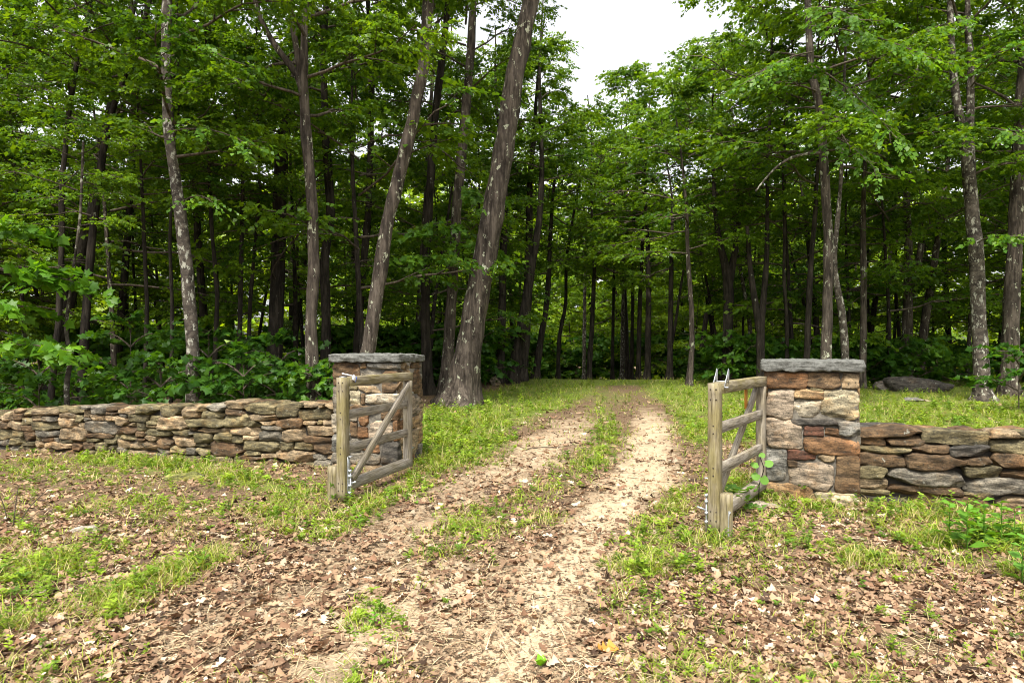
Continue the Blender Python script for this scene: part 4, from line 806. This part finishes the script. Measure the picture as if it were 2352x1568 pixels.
# gravel
ic = np.array([[1, 0, 0], [-1, 0, 0], [0, 1, 0], [0, -1, 0], [0, 0, .7], [0, 0, -.7]], float); icf = np.array([[0, 2, 4], [2, 1, 4], [1, 3, 4], [3, 0, 4], [2, 0, 5], [1, 2, 5], [3, 1, 5], [0, 3, 5]])
cv, cf = CG[6]; cv2, cf2 = cubegrid(3); cv2 = norm(cv2)
def dn(x, y): s, gr_, lt_, ln_, wd_ = masks(x, y); return np.clip(.08+s*.9, 0, 1)*(1-wd_)*free(x, y)
x, y = scatter(17000, dn, 2.3, 11); n = len(x); sz = .0028+.012*U(0, 1, n)**4.5; P = np.stack([x, y, gz(x, y)+.002-.02*masks(x, y)[3]], 1); a = U(0, 6.28, n)
u = U(0, 1, (n, 1)); c = np.where(u < .5, (.5, .42, .33), np.where(u < .8, (.66, .6, .52), (.26, .22, .18)))*U(.7, 1.15, (n, 1))
V, Fq, C = inst((cv2*np.array([1, .75, .6]), cf2), P, np.stack([np.cos(a), np.sin(a), a*0], 1), np.stack([U(-.3, .3, n), U(-.3, .3, n), np.ones(n)], 1), sz, c)
o = link('gravel', mesh('gravel', V, Fq, M['rock'], C, True)); o['kind'] = 'stuff'; o['label'] = 'small pale pebbles strewn over the wheel tracks'
# dry straw
def blades(x, y, L, wd, lean, seed, col, z0=0., seg=3, curl=.5):
    n = len(x); a = U(0, 6.28, n); dx = np.stack([np.cos(a), np.sin(a), a*0], 1); sd = np.stack([-np.sin(a), np.cos(a), a*0], 1); V = np.empty((n, 2*(seg+1), 3)); P0 = np.stack([x, y, gz(x, y)+z0], 1)
    for i in range(seg+1):
        t_ = i/seg; th_ = lean+curl*t_; c = P0+dx*(L*t_*np.sin(th_))[:, None]; c[:, 2] += L*t_*np.cos(th_)
        ww = (wd*(1-t_**1.5)+.0006)[:, None]; V[:, 2*i] = c-sd*ww; V[:, 2*i+1] = c+sd*ww
    Fq = np.concatenate([np.array([[2*i, 2*i+1, 2*i+3, 2*i+2]])[None]+(np.arange(n)*2*(seg+1))[:, None, None] for i in range(seg)]).reshape(-1, 4)
    return V.reshape(-1, 3), Fq, np.repeat(col, 2*(seg+1), 0)
def dn(x, y): s, gr_, lt_, ln_, wd_ = masks(x, y); return np.clip(.25+.7*lt_*(.6+.8*fb2(x, y, 1.1, 51)), 0, 1)*(1-.7*ln_)*(1-.8*wd_)*free(x, y)
x, y = scatter(30000, dn, 2.3, 12); n = len(x)
V, Fq, C = blades(x, y, U(.05, .22, n), U(.0007, .0016, n)*(1+.12*y), U(1.25, 1.6, n), 1, np.array([[.52, .4, .24]])*U(.4, 1.3, (n, 1)), .012, 2, .15)
stuff('dry_straw', V, Fq, C, 'litter', 'thin dry straw and pine needles lying over the litter')
# grass
def gcol(n, y=None): u = U(0, 1, (n, 1)); c = np.array([[.09, .155, .012]])*(1-u)+np.array([[.27, .34, .03]])*u; dry = U(0, 1, (n, 1)) < .3; return np.where(dry, (.4, .34, .16), c)*U(.75, 1.2, (n, 1))
def dn(x, y): s, gr_, lt_, ln_, wd_ = masks(x, y); return np.clip((gr_-.06)*np.clip(.5+2.6*fb2(x, y, 3.2, 61), .08, 1.3)*(1-.25*(1-sst(6.5, 8.5, y))), 0, 1)*free(x, y)
x, y = scatter(210000, dn, 2.3, 24); k = 3; x = np.repeat(x, k)+rng.normal(0, .02, len(x)*k); y = np.repeat(y, k)+rng.normal(0, .02, len(y)*k); n = len(x); gm = masks(x, y)[1]
V, Fq, C = blades(x, y, U(.04, .15, n)*(.6+.8*gm)*(1+.02*y), U(.0009, .0019, n)*(1+.13*y), np.abs(rng.normal(0, .35, n)), 2, gcol(n), 0, 3, .7)
stuff('grass', V, Fq, C, 'weed', 'tufts of fresh green grass among the litter and on the verges')
# broadleaf weeds, ferny mugwort, low rosettes
def plant(kind, seed):
    q = np.random.default_rng(seed); V, Fq = [], []; b_ = 0; P, E, Nz, S = [], [], [], []
    if kind == 0:      # upright stem with leaves
        for i in range(11): t_ = .15+.85*i/10; a = i*2.4; P.append((q.normal(0, .02), q.normal(0, .02), t_)); E.append((math.cos(a), math.sin(a), .35)); Nz.append((q.normal(0, .3)-.3*math.cos(a), q.normal(0, .3)-.3*math.sin(a), 1)); S.append(.36*(1.1-.5*t_))
    elif kind == 1:    # ferny mugwort
        for i in range(8):
            a = i*2.4; el = q.uniform(.5, 1.2); D = np.array([math.cos(a)*math.cos(el), math.sin(a)*math.cos(el), math.sin(el)]); sd = np.array([-math.sin(a), math.cos(a), 0]); z0 = .5*i/8
            for j in range(4):
                for s in (-1, 1): p = D*(.15+.13*j)+np.array([0, 0, z0-.03*j*j]); P.append(p); E.append(D*.7+sd*s*.8); Nz.append((-.3*D[0], -.3*D[1], 1)); S.append(.21*(1-.12*j))
            P.append(D*.6+np.array([0, 0, z0-.27])); E.append(D); Nz.append((0, 0, 1)); S.append(.16)
    elif kind == 2:    # rosette
        for i in range(7): a = i*.9+q.uniform(-.2, .2); P.append((0, 0, 0)); E.append((math.cos(a), math.sin(a), q.uniform(.5, 1.6))); Nz.append((-.6*math.cos(a), -.6*math.sin(a), 1)); S.append(q.uniform(.55, .95))
    else:              # spreading carpet of little leaves
        for i in range(16): a = q.uniform(0, 6.28); r_ = q.uniform(0, .7)**.8; P.append((math.cos(a)*r_, math.sin(a)*r_, q.uniform(.1, .5))); b2 = q.uniform(0, 6.28); E.append((math.cos(b2), math.sin(b2), -.1)); Nz.append((q.normal(0, .25), q.normal(0, .25), 1)); S.append(q.uniform(.2, .34))
    n = len(P); V, Fq, _ = inst(LQ if kind != 3 else (LQ[0]*np.array([1, 1.15, 1]), LQ[1]), np.array(P), np.array(E), np.array(Nz), np.array(S), np.zeros((n, 3)))
    if kind in (0,):
        st, sf = tube(np.array([(0, 0, 0), (0, 0, .5), (0, 0, 1)]), [.018, .014, .008], 3, rough=0); Fq = np.concatenate([Fq, sf+len(V)]); V = np.concatenate([V, st])
    return V, Fq
PL = [[plant(k, s) for s in range(3)] for k in range(4)]
W = MB()
for kind, cnt, smin, smax, far in ((0, 9000, .05, .15, 22), (1, 6500, .05, .14, 15), (2, 6000, .03, .08, 12), (3, 26000, .035, .09, 23)):
    for v in range(3):
        def dn(x, y): s, gr_, lt_, ln_, wd_ = masks(x, y); return np.clip((gr_-.06)*np.clip(.45+2.6*fb2(x, y, 2.9, 71+kind*5+v), .06, 1.3)*(1-(.42 if kind != 3 else .62)*(1-sst(6.5, 8.5, y))), 0, 1)*free(x, y)
        x, y = scatter(cnt, dn, 2.3, far); n = len(x); gm = masks(x, y)[1]; s_ = U(smin, smax, n)*(.55+.6*gm)*(1+.025*y)*(1+.25*sst(7.5, 9.5, y)*(gm > .5)); a = U(0, 6.28, n); u = U(0, 1, (n, 1))
        c = (np.array([[.075, .155, .014]])*(1-u)+np.array([[.24, .34, .03]])*u)*U(.7, 1.2, (n, 1)); tl = rng.normal(0, .15, (n, 2))
        V, Fq, C = inst(PL[kind][v], np.stack([x, y, gz(x, y)], 1), np.stack([np.cos(a), np.sin(a), a*0], 1), np.stack([tl[:, 0], tl[:, 1], np.ones(n)], 1), s_, c); W.add(V, Fq, C)
o = link('weeds', W.mesh('weeds', M['weed'])); o['kind'] = 'stuff'; o['label'] = 'mixed low green weeds growing through the litter'

# ------------------------------------------------------------------ single plants, sticks and leaves
def one_plant(name, px, py, h, kind, label, col=(.12, .26, .02), seed=0, group=None, wide=1.):
    p = gp(px, py); V, Fq = PL[kind][seed]; V = V*np.array([wide, wide, 1])*h
    o = link(name, mesh(name, V, Fq, M['weed'], np.tile(np.array(col), (len(V), 1))*U(.8, 1.15, (len(V), 1))), None, (p[0], p[1], float(gz(p[0], p[1]))), (0, 0, U(0, 6))); tag(o, label, 'plant', group)
one_plant('seedling', 1243, 1530, .075, 2, 'bright green broad leaved seedling on the bare track at the bottom', (.16, .34, .02))
one_plant('seedling', 1640, 1545, .08, 0, 'yellow green sprig in the litter at the bottom right', (.3, .36, .03), 1)
one_plant('seedling', 860, 1440, .1, 0, 'small lobed green seedling on the bare soil left of the bright sand', (.12, .3, .02), 2)
one_plant('mugwort', 768, 1158, .3, 1, 'ferny mugwort climbing the left stop post', (.11, .26, .02), 0, None, .6)
one_plant('mugwort', 1826, 1145, .34, 1, 'ferny mugwort in front of the right pillar foot', (.1, .24, .03), 1)
one_plant('mugwort', 1700, 1180, .42, 1, 'ferny weed growing inside the right gate leaf', (.09, .2, .03), 2)
one_plant('weed', 1655, 1222, .13, 1, 'tiny ferny weed between the right gate leaf and its stop post', (.12, .26, .03), 0)
for i, (px, py, h, kd) in enumerate(((2180, 1262, .34, 0), (2222, 1270, .38, 0), (2260, 1262, .36, 0), (2300, 1268, .34, 0), (2240, 1240, .34, 1), (2330, 1262, .3, 0))):
    one_plant('leafy_weed', px, py, h, kd, 'one of the leafy weeds in the lush clump at the right', (.1, .23, .02), i % 3, 'lush weed clump at the right')
one_plant('leafy_weed', 2348, 1350, .3, 0, 'leafy weed cut by the right edge of the picture', (.1, .24, .03), 1)
# vine with big round leaves in the right gate
p = at(1742, 1125, 5.9); z = float(g(p[0], p[1])); vr = empty('vine', (p[0], p[1], z), 'vine with big round pale green leaves climbing in the right gate leaf', 'vine')
rod('vine_stem', [(0, 0, 0), (.0, -.02, .2), (.03, -.06, .35), (.0, -.05, .45)], .004, M['weed'], vr, 5)
th = np.linspace(0, 2*math.pi, 12, endpoint=False); lv = np.array([(.3, 0, .02)]+[(.45+.5*math.cos(a)*(1 if abs(a-math.pi) > .3 else .6), .5*math.sin(a), -.1*math.sin(a)**2-.12*math.cos(a)) for a in th]); lf = np.array([[0, 1+i, 1+(i+1) % 12] for i in range(12)])
for q_, e_, n_, s_ in (((.03, -.06, .4), (.6, -.4, .1), (-.2, -.7, .7), .085), ((0, -.05, .45), (.3, .1, .5), (-.5, -.7, .5), .06), ((-.02, -.05, .38), (-.9, -.1, .2), (.2, -.6, .8), .08), ((.01, -.05, .28), (.4, -.3, -.6), (.1, -.9, .4), .09), ((-.02, -.04, .3), (-.5, -.3, -.4), (0, -.8, .5), .08)):
    V, Fq, C = inst((lv, lf), np.array([q_]), np.array([e_], float), np.array([n_], float), np.array([s_]), np.array([[.12, .25, .04]])); link('leaf', mesh('leaf', V, Fq, M['weed'], C, True), vr)
# the big curled brown leaf
p = gp(1392, 1500); V, Fq = oakleaf(4); V = V*np.array([1, 1.6, 1]); V[:, 2] += 2.2*V[:, 1]**2+.1; V = V*.11
o = link('curled_leaf', mesh('curled_leaf', V, Fq, M['litter'], np.tile([.42, .2, .04], (len(V), 1)), True), None, (p[0], p[1], p[2]+.0), (.2, .15, .5)); tag(o, 'large curled orange brown leaf on the gravel at the bottom', 'leaf')
def stick(pts, r_, label, name='stick', up=0., mat='twig', group=None, cat='stick'):
    P = [gp(*q_) for q_ in pts]; b_ = P[0]; P = np.array([q_-b_+np.array([0, 0, r_+.004]) for q_ in P]); P2, rr = resample(P, np.linspace(r_, r_*.4, len(P)), .05); V, Fq = tube(P2, rr, 5, rough=.1)
    o = link(name, mesh(name, V, Fq, M[mat], None, True), None, b_); tag(o, label, cat, group)
stick([(1028, 1142), (1055, 1150), (1085, 1155)], .012, 'short brown stick on the left wheel track near the gate')
stick([(1100, 1158), (1130, 1160), (1165, 1162)], .005, 'thin twig right of the short brown stick on the left track')
stick([(1180, 1392), (1240, 1372), (1320, 1368)], .004, 'long thin twig crossing the pale track below the middle')
stick([(1450, 1195), (1490, 1180), (1530, 1172)], .006, 'twig on the sandy right track near the weeds')
stick([(960, 1500), (1010, 1480), (1080, 1462)], .004, 'thin twig on bare soil, bottom middle')
stick([(1210, 957+75), (1260, 957+70), (1310, 1030)], .008, 'grey stick across the left track beyond the gate')
def stalk(px, py, h, lx, label, group='dead brown stalks at the lower right', r_=.003):
    p = gp(px, py); P, rr = resample([(0, 0, -.02), (lx*.4, .01, h*.5), (lx, .02, h)], [r_, r_*.8, r_*.4], .04); V, Fq = tube(P, rr, 5, rough=.1)
    o = link('dead_stalk', mesh('dead_stalk', V, Fq, M['twig'], None, True), None, (p[0], p[1], p[2])); tag(o, label, 'stalk', group)
for px, py, h, lx in ((2080, 1560, .18, -.02), (2130, 1540, .19, .01), (2150, 1555, .16, .03), (2050, 1540, .14, -.04), (2180, 1545, .13, .03)): stalk(px, py, h, lx, 'one of the dead brown stalks standing at the lower right')
for px, py, h, lx in ((30, 1210, .34, .03), (38, 1205, .3, .25), (20, 1200, .25, -.1)): stalk(px, py, h, lx, 'one of the dead reddish stems at the left edge in front of the wall', 'dead reddish stems at the left edge', .007)
stalk(935, 1368, .12, .04, 'thin dead stem on the bare soil left of the middle', None); stalk(2160, 1300, .22, .0, 'upright dark dead stem in front of the right wall', None)
